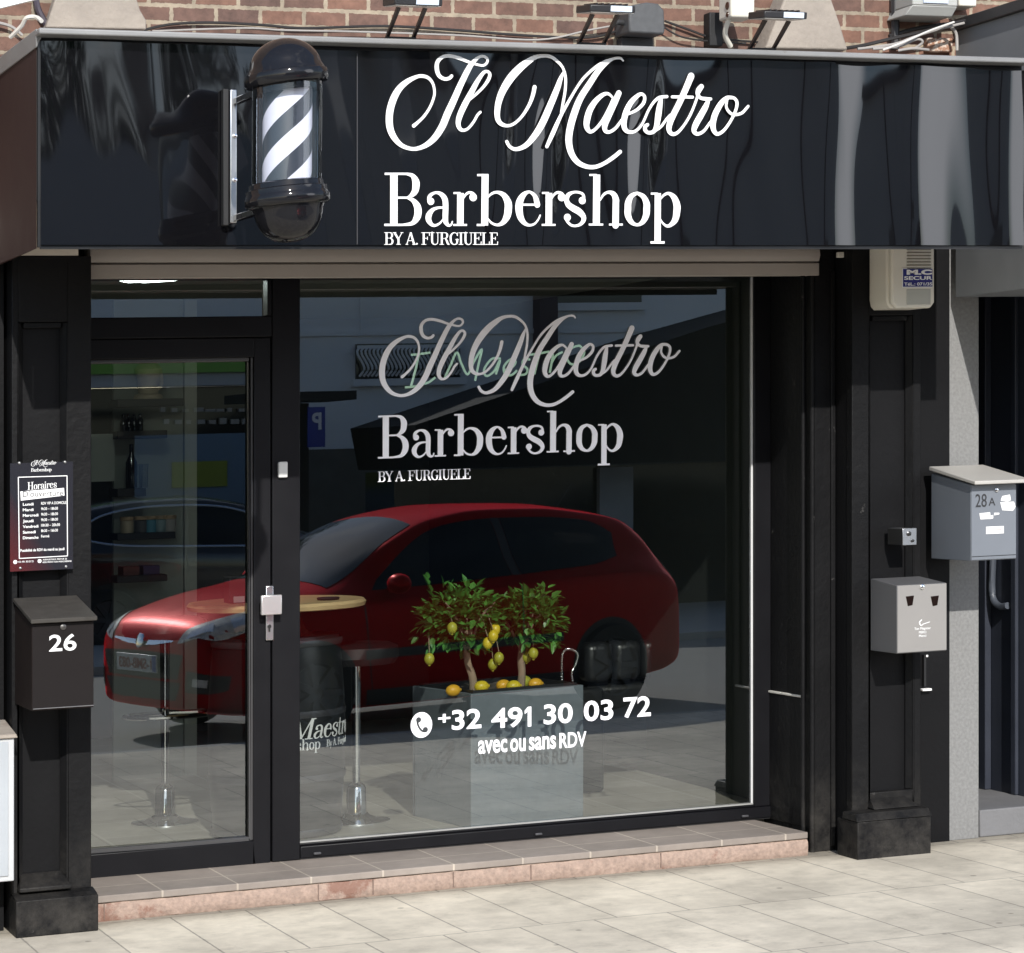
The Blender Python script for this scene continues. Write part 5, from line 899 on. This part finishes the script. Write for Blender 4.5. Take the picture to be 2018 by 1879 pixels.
for px, c_, lab in ((250, (.5, .42, .3), 'cream jar at the left end of the jar row'), (278, (.10, .10, .10), 'dark jar second from the left in the jar row'), (296, (.10, .3, .4), 'teal labelled jar in the middle of the jar row'), (315, (.3, .42, .45), 'pale teal jar right of the teal jar'), (334, (.42, .40, .38), 'grey white jar at the right end of the jar row')):
    x_ = ax(px, 3.06); j = thing('jar', lab, 'jar', (x_, 3.06, sx[3]), 'jars in a row on the shelf'); b = MB().lathe([(.033, sx[3] + .0005), (.034, sx[3] + .06), (.03, sx[3] + .064)], (x_, 3.06, 0), 18); build('pot', b, mat('jar_' + lab[:5].strip().replace(' ', '_'), c_, .4), j); b = MB().lathe([(.035, sx[3] + .0645), (.035, sx[3] + .082)], (x_, 3.06, 0), 18); build('lid', b, mat('jar_lid', (.45, .33, .2), .4), j)
x_, z_ = ax(292, 3.06), sx[0]; fg = thing('figurine', 'pale plaster bust figurine on the highest shelf', 'figurine', (x_, 3.06, z_)); PLA = mat('aged_plaster', (.55, .46, .32), .6, var=.2, vs=20)
b = MB(); b.lathe([(.075, z_ + .0005), (.07, z_ + .02), (.05, z_ + .03), (.055, z_ + .1), (.07, z_ + .15), (.055, z_ + .17), (.022, z_ + .19), (.024, z_ + .2)], (x_, 3.06, 0), 24); build('torso', b, PLA, fg)
b = MB(); b.ball((x_ - .008, 3.05, z_ + .235), .034, .038, .045, 18, 12); b.ball((x_ - .02, 3.02, z_ + .235), .008, .014, .012); build('head', b, PLA, fg)
b = MB()
for k in range(16): a = k * 2.4; b.ball((x_ - .004 + .03 * math.cos(a), 3.062 + .03 * math.sin(a), z_ + .262 + .012 * math.sin(3 * a)), .014, n=8, m=6)
build('hair', b, PLA, fg)
b = MB().tube([(x_ + .05, 3.05, z_ + .15), (x_ + .06, 3.04, z_ + .08), (x_ + .035, 3.0, z_ + .05)], [.018, .011], 10); build('arm', b, PLA, fg)
for px, c_, lab in ((255, (.15, .04, .03), 'flat dark red carton on the lowest shelf'), (295, (.03, .03, .12), 'flat navy carton on the lowest shelf')):
    x0, x1 = ax(px - 14, 3.05), ax(px + 18, 3.05); b = MB(); b.box(x0, x1, 3.03, 3.15, sx[4] + .0005, sx[4] + .045); build('carton', b, mat(lab[5:13].replace(' ', '_'), c_, .5), None, bevel=.002, label=lab, cat='carton')
x0, x1, z0, z1 = rect(180, 855, 226, 950, 3.1); b = MB(); b.box(x0, x1, 3.1, 3.11, z0, z1); b.box(x0 + .05, x1 - .05, 3.11, 3.2, z0 + .1, z0 + .2); build('price_board', b, mat('grey_green_board', (.42, .46, .42), .6), None, label='pale grey price board left of the shelves', cat='board')
# square of ceiling light tubes
LT = mat('lit_tube', (.9, 1, .97), .5, emit=16.0, var=0)
def onceil(px, py):
    u = (px - CX) / F; v = (CY - py) / F; a_ = math.sin(TH) + u * math.cos(TH); b_ = math.cos(TH) - u * math.sin(TH); d = (ZCL - .03 - ZC + S * XC) / (v - S * a_); return XC + a_ * d, YC + b_ * d
cl = thing('ceiling_light', 'angular white ceiling light seen through the transom above the door', 'ceiling light', (0, 2, ZCL - .03)); q = [onceil(*p) for p in ((236, 550), (272, 557), (388, 550))]
for k in range(2):
    (xa_, ya_), (xb_, yb_) = q[k], q[k + 1]; yy = lambda v: min(v, YI - .1); n_ = Vector((-(yb_ - ya_), xb_ - xa_)).normalized() * .045
    b = MB(); b.hexa([(xa_ + n_.x, ya_ + n_.y, ZCL - .03), (xa_ - n_.x, ya_ - n_.y, ZCL - .03), (xb_ - n_.x, yb_ - n_.y, ZCL - .03), (xb_ + n_.x, yb_ + n_.y, ZCL - .03)], [(xa_ + n_.x, ya_ + n_.y, ZCL - .004), (xa_ - n_.x, ya_ - n_.y, ZCL - .004), (xb_ - n_.x, yb_ - n_.y, ZCL - .004), (xb_ + n_.x, yb_ + n_.y, ZCL - .004)]); build('light_bar', b, LT, cl)
print('ceil', q)

# ------------------------------------------------------------------ across the street (seen in the glass)
YO = -20.0
WSTUC = mat('white_stucco', (.80, .80, .79), .85, var=.05, vs=2)
def mrect(a, c, t, btm, Y=YO): A_ = mir(a, btm, Y); B_ = mir(c, t, Y); return A_[0], B_[0], A_[1], B_[1]
wh = thing('white_house', 'white stucco house across the street mirrored in the shop window', 'house', (9, YO - 2, 0))
x0 = mir(548, 700, YO)[0]; x1 = x0 + 8.3; zlow = mir(700, 884, YO)[1]
b = MB(); b.box(x0, x1, YO - 6, YO, zlow, 6.2); build('upper_wall', b, WSTUC, wh)
b = MB(); b.box(x0, x1, YO - 6, YO + .05, -.05, zlow - .002); build('stone_base', b, mat('brown_stone_base', (.13, .12, .10), .9, var=.4, vs=6), wh)
b = MB(); a0, a1, z0, z1 = mrect(700, 905, 676, 748); b.box(a0, a1, YO + .001, YO + .04, z0, z1); w1 = build('window', b, mat('dark_glass', (.02, .022, .025), .08), wh)
b = MB(); e = .05; b.box(a0 - .06, a1 + .06, YO + .001, YO + .12, z0 - .09, z0 - .002)
for k in range(26): xx = a0 + (a1 - a0) * (k + .5) / 26; zz = (z0 + z1) / 2; b.tube([(xx, YO + .09, z0 + .03), (xx + .05, YO + .13, zz - .08), (xx - .04, YO + .13, zz + .1), (xx, YO + .09, z1 - .05)], .016, 5)
b.box(a0, a1, YO + .07, YO + .11, z1 - .06, z1 - .02); build('balustrade', b, WSTUC, w1)
b = MB(); a0, a1, z0, z1 = mrect(1085, 1262, 545, 598); b.box(a0, a1, YO + .001, YO + .04, z0, z1); w2 = build('window', b, mat('dark_glass', (.02, .022, .025), .08), wh); b = MB(); b.box(a0 - .05, a1 + .05, YO + .001, YO + .1, z0 - .1, z0 - .002); build('sill', b, WSTUC, w2)
b = MB(); a0, a1, z0, z1 = mrect(1050, 1085, 540, 760); b.box(a0, a1, YO + .001, YO + .25, zlow, 6.2); build('drain_pipe', b, mat('brown_purple_pipe', (.055, .03, .035), .5), wh)
b = MB(); zc_ = mir(900, 655, YO)[1]; b.box(x0, x1, YO + .001, YO + .035, zc_ - .03, zc_ + .03); xx = mir(712, 600, YO)[0]; b.box(xx - .02, xx + .02, YO + .001, YO + .03, zc_ + .031, 6.2); build('moulding', b, WSTUC, wh)
b = MB(); b.box(x0 - .2, x1 + .2, YO - 6.2, YO + .3, 6.201, 6.45); build('roof', b, mat('dark_roof', (.06, .055, .055), .8), wh)
xs1 = x0 - .02
gs = thing('green_shop', 'low shop with green sign band across the street mirrored in the door', 'shop', (5, YO - 2, 0))
gx0_ = -6.0
z_g0, z_g1 = mir(300, 737, YO)[1], mir(300, 700, YO)[1]; z_w0 = mir(300, 762, YO)[1]
b = MB(); b.box(gx0_, xs1, YO - 5, YO - .02, z_g0, 5.2); build('upper_wall', b, mat('blue_white_wall', (.72, .75, .79), .8, var=.04), gs)
b = MB(); b.box(gx0_, xs1, YO - .019, YO + .12, z_g0 + .002, z_g1 + .12); build('sign_band', b, mat('lime_green_sign', (.19, .42, .05), .4), gs)
b = MB(); b.box(gx0_, xs1, YO - .3, YO + .05, z_w0, z_g0 - .002); build('white_band', b, WHITEP, gs)
b = MB(); z_p = mir(300, 858, YO)[1]; b.box(gx0_, xs1, YO - 1.2, YO - .5, z_p, z_w0 - .002); build('shop_window', b, mat('dark_glass', (.02, .022, .025), .08), gs)
b = MB()
rr = random.Random(2)
for k in range(9):
    a0, a1, z0, z1 = mrect(318 + 22 * k, 318 + 22 * k + rr.randint(9, 20), 802 + rr.randint(0, 4), 812, YO - .4); b.box(a0, a1, YO - .49, YO - .42, z0, z1)
    a0, a1, z0, z1 = mrect(325 + 22 * k, 325 + 22 * k + rr.randint(9, 20), 824 + rr.randint(0, 4), 836, YO - .4); b.box(a0, a1, YO - .49, YO - .42, z0, z1)
build('window_display', b, mat('pale_display', (.5, .47, .42), .7, var=.3), gs)
b = MB(); xq = mir(266, 880, YO)[0]; b.box(xq, xs1, YO - .6, YO, -.05, z_p - .002); build('stall_riser', b, mat('blue_grey_panel', (.16, .24, .32), .6), gs); b = MB(); b.box(gx0_, xq - .002, YO - .6, YO - .01, -.05, z_p - .002); build('dark_base', b, DARK, gs)
b = MB(); a0, a1, z0, z1 = mrect(343, 452, 908, 962, YO + .1); b.box(a0, a1, YO + .001, YO + .02, z0, z1); build('yellow_poster', b, mat('yellow_green_poster', (.30, .34, .04), .6), gs)
# dark canopy building with sloping cheek
Yk = -14.5; dk = thing('dark_awning', 'large black sloping awning over a dark kiosk, mirrored behind the red car', 'awning', (9, Yk, 0))
q = [mir(*p, Yk) for p in ((818, 838), (1392, 646), (1700, 560), (1700, 905), (1392, 909), (835, 926))]; b = MB(); b.prism(q, Yk - 2.2, Yk); build('canopy', b, mat('black_awning_cloth', (.006, .006, .007), .9), dk)
a0, a1 = mir(850, 920, Yk)[0], mir(1700, 920, Yk)[0]; b = MB(); b.box(a0, a1, Yk - 2.2, Yk - 1.2, -.03, q[5][1] - .03); build('kiosk_front', b, mat('kiosk_dark_glass', (.012, .013, .016), .12), dk)
b = MB(); b.box(mir(1262, 950, Yk)[0], mir(1330, 950, Yk)[0], Yk - 1.19, Yk - 1.1, .2, q[5][1] - .05); build('poster', b, mat('grey_poster', (.4, .42, .45), .6), dk)
# flat canopy on a post with blue parking sign
Yc = -16.0; bc = thing('flat_canopy', 'flat dark canopy on a post across the street mirrored beside the door post', 'canopy', (6, Yc, 0))
a0, a1, z0, z1 = mrect(500, 703, 770, 792, Yc); b = MB(); b.box(a0, a1, Yc - 1.2, Yc, z0, z1); build('roof_slab', b, DARK, bc); a0, a1, z0, z1 = mrect(588, 635, 792, 1000, Yc); b = MB(); b.box(a0, a1, Yc - .7, Yc - .5, -.03, z0 + 1.9 if False else mir(600, 793, Yc)[1]); build('post', b, DARK, bc)
a0, a1, z0, z1 = mrect(607, 641, 802, 882, Yc); ps = thing('parking_sign', 'blue parking sign with white letter below the flat dark canopy', 'sign', ((a0 + a1) / 2, Yc, z0)); b = MB(); b.box(a0, a1, Yc - .03, Yc, z0, z1); build('panel', b, mat('parking_blue', (.01, .03, .30), .4), ps); b = MB(); xm = (a0 + a1) / 2; h = (z1 - z0)
t2 = MB(); sans(t2, 'P', -.45 * (a1 - a0) * .6, .45 * (a1 - a0) * .6, 0, h * .42, 0, bold=.03); b.v = [(xm - x, Yc + .004 - y, z + z0 + h * .45) for x, y, z in t2.v]; b.f = t2.f; build('lettering', b, WHT, ps, smooth=False)
def street_tree(label, x, y, h, r, n, seed):
    rr = random.Random(seed); t = thing('street_tree', label, 'tree', (x, y, -.03)); b = MB(); b.tube([(x, y, -.03), (x + .05, y, h * .3), (x - .05, y + .05, h * .55)], [.16, .1], 10)
    for k in range(7): a = k * .9; b.tube([(x - .02, y, h * (.36 + .02 * k)), (x + math.cos(a) * r * .4, y + math.sin(a) * r * .4, h * .55), (x + math.cos(a) * r * .75, y + math.sin(a) * r * .75, h * (.62 + .04 * k))], [.06, .02], 7)
    build('trunk', b, BARK, t); b = MB(); cl = [(Vector((rr.gauss(0, .5) * r, rr.gauss(0, .5) * r, h * .68 + rr.gauss(0, .14) * h)), rr.uniform(.3, .55) * r) for _ in range(16)]
    for k in range(n):
        c, q = rr.choice(cl); v = Vector((rr.gauss(0, 1), rr.gauss(0, 1), rr.gauss(0, 1))).normalized(); p = Vector((x, y, 0)) + c + v * q * rr.uniform(.5, 1); leaf(b, p, v + Vector((rr.uniform(-.6, .6), rr.uniform(-.6, .6), rr.uniform(-.6, .3))), rr.uniform(.22, .4), rr.uniform(.14, .24), rr)
    build('crown', b, mat('street_tree_leaf', (.045, .10, .02), .45, var=.5, vs=3, island=.8), t, recalc=False, smooth=False)
street_tree('taller leafy street tree mirrored in the left of the sign', 4.0, -27.5, 9.6, 2.0, 2600, 3)
street_tree('smaller leafy street tree mirrored in the left of the sign', 7.3, -28.5, 8.6, 1.6, 1900, 8)
# low grey garden wall filling the far right of the row, leaving sky above it
b = MB(); b.box(x1 + .05, 40, YO - .4, YO, -.05, 1.6); build('street_wall', b, mat('grey_render', (.33, .32, .30), .9), None, label='long low grey wall far along the opposite side of the street', cat='wall')

# ------------------------------------------------------------------ parked cars
def pch(xs, xk, yk):                                 # smooth interpolation through the stations
    xk = np.array(xk, float); yk = np.array(yk, float); h = np.diff(xk); dlt = np.diff(yk) / h; dd = np.zeros_like(yk)
    for i in range(1, len(xk) - 1): dd[i] = 0 if dlt[i - 1] * dlt[i] <= 0 else 2 * dlt[i - 1] * dlt[i] / (dlt[i - 1] + dlt[i])
    dd[0], dd[-1] = dlt[0], dlt[-1]; xs = np.asarray(xs, float); i = np.clip(np.searchsorted(xk, xs) - 1, 0, len(h) - 1); t = (xs - xk[i]) / h[i]
    return (2 * t**3 - 3 * t**2 + 1) * yk[i] + (t**3 - 2 * t**2 + t) * h[i] * dd[i] + (-2 * t**3 + 3 * t**2) * yk[i + 1] + (t**3 - t**2) * h[i] * dd[i + 1]
XK = [0, .04, .12, .3, .6, .95, 1.25, 1.6, 1.95, 2.4, 2.9, 3.3, 3.6, 3.8, 3.93, 4.02, 4.06]
WK = [.52, .62, .71, .785, .825, .84, .843, .845, .845, .845, .84, .83, .81, .785, .755, .71, .62]
BK = [.30, .25, .22, .19, .17, .17, .17, .17, .17, .17, .17, .18, .2, .22, .25, .3, .36]
SK = [.60, .67, .73, .80, .86, .905, .92, .93, .945, .965, .99, 1.0, .995, .97, .92, .84, .74]
TK = [.65, .735, .805, .88, .96, 1.02, 1.13, 1.31, 1.435, 1.485, 1.475, 1.43, 1.375, 1.27, 1.10, .93, .78]
RK = [.42, .50, .58, .63, .66, .68, .66, .615, .57, .56, .555, .545, .53, .53, .55, .58, .52]
def car_body():
    xs = np.concatenate([np.linspace(0, .15, 12)[:-1], np.linspace(.15, 3.75, 60)[:-1], np.linspace(3.75, 4.06, 16)])
    Wd, Bt, Sh, Tp, Rf = (pch(xs, XK, k) for k in (WK, BK, SK, TK, RK)); rows = []
    for i, x in enumerate(xs):
        w_, b_, s_, t_, r_ = Wd[i], Bt[i], Sh[i], Tp[i], Rf[i]; gh = max(0, t_ - s_ - .06)
        side = [(0, b_), (w_ * .6, b_), (w_ * .93, b_ + .015), (w_ * .985, b_ + .08), (w_ * .995, .45 if s_ > .6 else (b_ + s_) / 2), (w_ * 1.0, s_ - .2 if s_ > .75 else (b_ + s_) / 2 + .05), (w_ * .99, s_ - .06), (w_ * .955, s_ - .005)]
        up = [(w_ * .93 * .3 + r_ * .7 if gh < .1 else w_ * .90 * .72 + r_ * .28, s_ + (t_ - s_) * .28), (w_ * .90 * .35 + r_ * .65, s_ + (t_ - s_) * .66), (r_ * 1.0, s_ + (t_ - s_) * .87), (r_ * .88, t_ - .03 * min(1, (t_ - s_) * 4)), (r_ * .5, t_ - .006), (0, t_)]
        if gh < .1: up = [(w_ * .86, s_ + (t_ - s_) * .35), (w_ * .74, s_ + (t_ - s_) * .62), (w_ * .6, s_ + (t_ - s_) * .8), (w_ * .4, s_ + (t_ - s_) * .93), (w_ * .2, s_ + (t_ - s_) * .985), (0, t_)]
        elif gh < .3:
            f = (gh - .1) / .2; lo = [(w_ * .86, s_ + (t_ - s_) * .35), (w_ * .74, s_ + (t_ - s_) * .62), (w_ * .6, s_ + (t_ - s_) * .8), (w_ * .4, s_ + (t_ - s_) * .93), (w_ * .2, s_ + (t_ - s_) * .985), (0, t_)]
            up = [(a[0] * (1 - f) + c[0] * f, a[1] * (1 - f) + c[1] * f) for a, c in zip(lo, up)]
        half = cr([(y, z, 0) for y, z in side + up], 4); rows.append([(x, p.x, p.y) for p in half] + [(x, -p.x, p.y) for p in half[-2:0:-1]])
    b = MB(); n = len(rows[0]); b.v = [p for r in rows for p in r]
    for i in range(len(rows) - 1):
        for j in range(n): b.f.append((i * n + j, i * n + (j + 1) % n, (i + 1) * n + (j + 1) % n, (i + 1) * n + j))
    b.f.append(tuple(range(n))[::-1]); b.f.append(tuple((len(rows) - 1) * n + j for j in range(n))); return b
ZRD = -.10
def make_car(label, paint, pos, ang, plate, trim=False):
    root = bpy.data.objects.new('parked_car', None); COL.objects.link(root); root['label'] = label; root['category'] = 'car'
    body = car_body(); bvh = BVHTree.FromPolygons([Vector(v) for v in body.v], body.f)
    def snap(p, off):
        loc, nrm, _, _ = bvh.find_nearest(Vector(p)); c = Vector((2.0, 0, .7)); nrm = nrm if nrm.dot(loc - c) > 0 or True else -nrm
        if nrm.dot(Vector(p) - loc) < 0 and (Vector(p) - loc).length > .02: nrm = -nrm
        if (loc - Vector((min(max(loc.x, .8), 3.4), 0, .7))).dot(nrm) < 0: nrm = -nrm
        return loc + nrm * off
    def patch(name, top, bot, m, off=.004, nu=16, nv=6, par=None, mirror=True, th=True):
        T = cr([(*p,) for p in top], max(1, nu // max(1, len(top) - 1))); B_ = cr([(*p,) for p in bot], max(1, nu // max(1, len(bot) - 1))); n = min(len(T), len(B_)); outs = []
        T = [T[round(i * (len(T) - 1) / (n - 1))] for i in range(n)]; B_ = [B_[round(i * (len(B_) - 1) / (n - 1))] for i in range(n)]
        for sg in ((1, -1) if mirror else (1,)):
            b = MB(); b.grid([[tuple(snap((p.x, p.y * sg, p.z), off)) for p in [T[i].lerp(B_[i], j / nv) for i in range(n)]] for j in range(nv + 1)])
            outs.append(build(name, b, m, par or root, shear=False))
        return outs
    bo = build('body', body, paint, root, shear=False, ang=35)
    GLS = mat('car_window_glass', (.006, .008, .010), .04, var=.05, ior=1.36); BLP = mat('car_black_plastic', (.012, .012, .013), .45); CHR = CHROME
    LMP = mat('headlamp_lens', (.50, .50, .48), .3, 0, var=.7, vs=26); RED = mat('tail_lamp', (.25, .01, .01), .15)
    patch('windscreen', [(1.80, -.52, 1.38), (1.86, 0, 1.42), (1.80, .52, 1.38)], [(1.02, -.66, .97), (.98, 0, 1.0), (1.02, .66, .97)], GLS, nv=10, mirror=False)
    patch('rear_window', [(3.70, -.46, 1.34), (3.74, 0, 1.35), (3.70, .46, 1.34)], [(3.95, -.52, 1.02), (3.98, 0, 1.02), (3.95, .52, 1.02)], GLS, mirror=False)
    patch('side_window', [(1.38, .72, 1.02), (1.72, .66, 1.26), (2.0, .62, 1.37), (2.42, .62, 1.41)], [(1.30, .79, .965), (1.7, .80, .975), (2.1, .80, .985), (2.46, .80, 1.0)], GLS)
    patch('quarter_window', [(2.50, .62, 1.41), (2.95, .61, 1.39), (3.30, .60, 1.34), (3.48, .62, 1.24)], [(2.54, .80, 1.0), (2.9, .79, 1.02), (3.2, .79, 1.05), (3.46, .76, 1.12)], GLS)
    patch('door_pillar', [(2.425, .62, 1.41), (2.495, .62, 1.41)], [(2.465, .80, 1.0), (2.535, .80, 1.0)], BLP, nu=2)
    patch('sill_trim', [(1.2, .84, .30), (2.0, .85, .30), (2.85, .85, .30)], [(1.2, .82, .20), (2.0, .82, .20), (2.85, .82, .20)], BLP)
    patch('side_moulding', [(1.2, .86, .56), (2.0, .86, .57), (2.85, .86, .575)], [(1.2, .86, .50), (2.0, .86, .51), (2.85, .86, .515)], BLP, .008)
    patch('door_seam', [(2.50, .84, .97), (2.51, .84, .97)], [(2.50, .85, .3), (2.51, .85, .3)], BLP, .002, nu=2, nv=12); patch('door_seam', [(1.20, .84, .86), (1.21, .84, .86)], [(1.24, .85, .3), (1.25, .85, .3)], BLP, .002, nu=2, nv=12)
    patch('door_handle', [(2.26, .86, .86), (2.44, .86, .865)], [(2.26, .86, .83), (2.44, .86, .835)], paint, .025, nu=4, nv=2)
    patch('headlight', [(.08, .47, .755), (.28, .64, .855), (.62, .73, .95)], [(.03, .44, .66), (.20, .70, .69), (.52, .81, .80)], LMP, .006, nv=8); patch('lamp_bowl', [(.08, .52, .73), (.20, .62, .775)], [(.06, .52, .68), (.18, .66, .70)], mat('lamp_reflector', (.85, .85, .82), .15, .6, var=.3, vs=40), .010, nu=6, nv=4); patch('lamp_bowl', [(.28, .68, .80), (.42, .74, .84)], [(.27, .73, .73), (.42, .79, .77)], mat('lamp_reflector', (.85, .85, .82), .15, .6, var=.3, vs=40), .010, nu=6, nv=4)
    patch('tail_light', [(3.90, .66, 1.06), (3.96, .74, 1.04)], [(3.98, .64, .74), (4.02, .70, .76)], RED, .006)
    patch('grille_bar', [(.0, -.40, .695), (-.02, 0, .69), (.0, .40, .695)], [(.0, -.39, .682), (-.02, 0, .645), (.0, .39, .682)], CHR, .012, mirror=False)
    patch('upper_grille', [(-.02, -.53, .60), (-.02, 0, .61), (-.02, .53, .60)], [(-.02, -.46, .44), (-.02, 0, .435), (-.02, .46, .44)], BLP, .006, mirror=False)
    patch('lower_grille', [(-.02, -.50, .42), (-.02, 0, .42), (-.02, .50, .42)], [(-.02, -.42, .29), (-.02, 0, .285), (-.02, .42, .29)], BLP, .006, mirror=False)
    for sg in (1, -1): pass
    patch('fog_lamp_recess', [(.0, .56, .50), (.1, .72, .47), (.22, .77, .46)], [(.0, .54, .36), (.1, .70, .35), (.2, .76, .37)], BLP, .006); patch('fog_lamp', [(.04, .60, .45), (.1, .68, .44)], [(.04, .59, .40), (.1, .67, .39)], LMP, .011, nu=4, nv=3)
    b = MB(); b.box(-.05, -.037, -.27, .27, .475, .59); pt = build('number_plate', b, WHITEP, root, shear=False, bevel=.004)
    t2 = MB(); sans(t2, plate, -.21, .23, -.036, .072, 0, bold=.01); b = MB(); b.v = [(-.052 + y, -x, z + .533) for x, y, z in t2.v]; b.f = t2.f; build('lettering', b, mat('plate_red', (.25, .015, .02), .5), pt, shear=False, smooth=False)
    b = MB(); b.box(-.0522, -.0505, .222, .266, .48, .585); build('blue_band', b, mat('plate_blue', (.01, .03, .25), .5), pt, shear=False)
    b = MB().lathe([(.05, 0), (.05, .008), (.04, .012), (.001, .012)], (-.012, 0, .675), 24, axis=(-1, 0, .25)); build('badge', b, CHR, root, shear=False)
    for sg in (1, -1):
        b = MB(); b.ball((1.42, sg * .93, .995), .07, .105, .068, 18, 12); b.tube([(1.45, sg * .78, .95), (1.43, sg * .87, .965)], .028, 8, smooth=False); mr_ = build('mirror', b, paint, root, shear=False)
        for xw in (.80, 3.29):
            b = MB(); pts = [(xw + .365 * math.cos(a), sg * .9, .30 + .365 * math.sin(a)) for a in np.linspace(-.1, math.pi + .1, 30)]
            rows = [[tuple(snap((xw + r_ * math.cos(a), sg * .9, .30 + r_ * math.sin(a)), .003)) for a in np.linspace(-.35, math.pi + .35, 30)] for r_ in (.02, .15, .28, .355)]; b.grid(rows); build('arch_shade_disc', b, DARK, root, shear=False)  # dark disc laid on the body, painted-in shade of the wheel opening
            yw = sg * .795; b = MB().lathe([(.20, -.09), (.285, -.1), (.305, -.07), (.308, 0), (.305, .05), (.285, .075), (.21, .07)], (xw, yw, .308), 44, axis=(0, sg, 0), cap=False); whl = build('wheel', b, mat('tyre_rubber', (.016, .016, .017), .8), root, shear=False, label=None)
            b = MB().lathe([(.001, .06), (.05, .066), (.06, .05), (.185, .045), (.2, .068), (.212, .07), (.212, -.05)], (xw, yw, .308), 40, axis=(0, sg, 0), cap=False)
            for k in range(7):
                a = 2 * math.pi * k / 7; d_ = Vector((math.cos(a), 0, math.sin(a))); t_ = Vector((-math.sin(a), 0, math.cos(a))); c_ = Vector((xw, yw, .308)); yo = Vector((0, sg, 0)); b.hexa([c_ + d_ * .04 + t_ * .03 + yo * .05, c_ + d_ * .04 - t_ * .03 + yo * .05, c_ + d_ * .2 - t_ * .024 + yo * .05, c_ + d_ * .2 + t_ * .024 + yo * .05], [c_ + d_ * .04 + t_ * .025 + yo * .075, c_ + d_ * .04 - t_ * .025 + yo * .075, c_ + d_ * .2 - t_ * .018 + yo * .078, c_ + d_ * .2 + t_ * .018 + yo * .078])
            build('rim', b, mat('dark_rim', (.06, .06, .065), .4, .6), whl, shear=False)
    if trim:
        for sg in (1, -1):
            b = MB(); pts = [tuple(snap((x_, sg * y_, z_), .006)) for x_, y_, z_ in ((1.22, .80, .965), (1.45, .70, 1.10), (1.75, .65, 1.28), (2.1, .62, 1.39), (2.6, .62, 1.42), (3.0, .61, 1.39), (3.35, .62, 1.30), (3.52, .70, 1.14), (3.2, .79, 1.045), (2.6, .80, 1.0), (1.9, .80, .98), (1.25, .80, .96))]; b.tube(pts, .012, 6); build('window_trim', b, CHR, root, shear=False)
    b = MB(); b.tube([(1.28, .0, 1.02), (1.36, -.3, 1.04), (1.44, -.5, 1.06)], .008, 6); build('wiper', b, BLP, root, shear=False)
    b = MB(); b.tube([(3.45, 0, 1.40), (3.62, 0, 1.60)], [.006, .003], 6); build('aerial', b, BLP, root, shear=False)
    bm_ = Matrix.Translation(Vector((pos[0], pos[1], ZRD + S * pos[0]))) @ Matrix(((1, 0, 0, 0), (0, 1, 0, 0), (S, 0, 1, 0), (0, 0, 0, 1))).to_3x3().normalized().to_4x4() @ Matrix.Rotation(ang, 4, 'Z') @ Matrix.Translation((-2.03, 0, 0))
    tiltm = Matrix.Rotation(-math.atan(S), 4, 'Y')
    root.matrix_world = Matrix.Translation(Vector((pos[0], pos[1], ZRD + S * pos[0]))) @ tiltm @ Matrix.Rotation(ang, 4, 'Z') @ Matrix.Translation((-2.03, 0, 0))
    return root
REDP = mat('red_car_paint', (.22, .003, .006), .34, .48, var=.04); BKP = mat('black_car_paint', (.010, .010, .012), .2, coat=1, var=.05)
pr_ = REDP.node_tree.nodes['Principled BSDF'].inputs; pr_['Specular Tint'].default_value = (1, .05, .06, 1); pr_['Sheen Weight'].default_value = 1; pr_['Sheen Roughness'].default_value = .38; pr_['Sheen Tint'].default_value = (1, .02, .035, 1)
make_car('red three door hatchback parked in the street, mirrored in the shop window', REDP, (3.41, -6.5), R(-15.5), '1-SMB-083')
k_ = make_car('black hatchback parked farther off across the street, mirrored in the glass door', BKP, (4.3, -15.0), R(180), '1-KLD-47', True)
make_car('black hatchback parked farther up the street, mirrored at the right end of the window', BKP, (11.0, -11.0), R(0), '1-PAR-90', True)
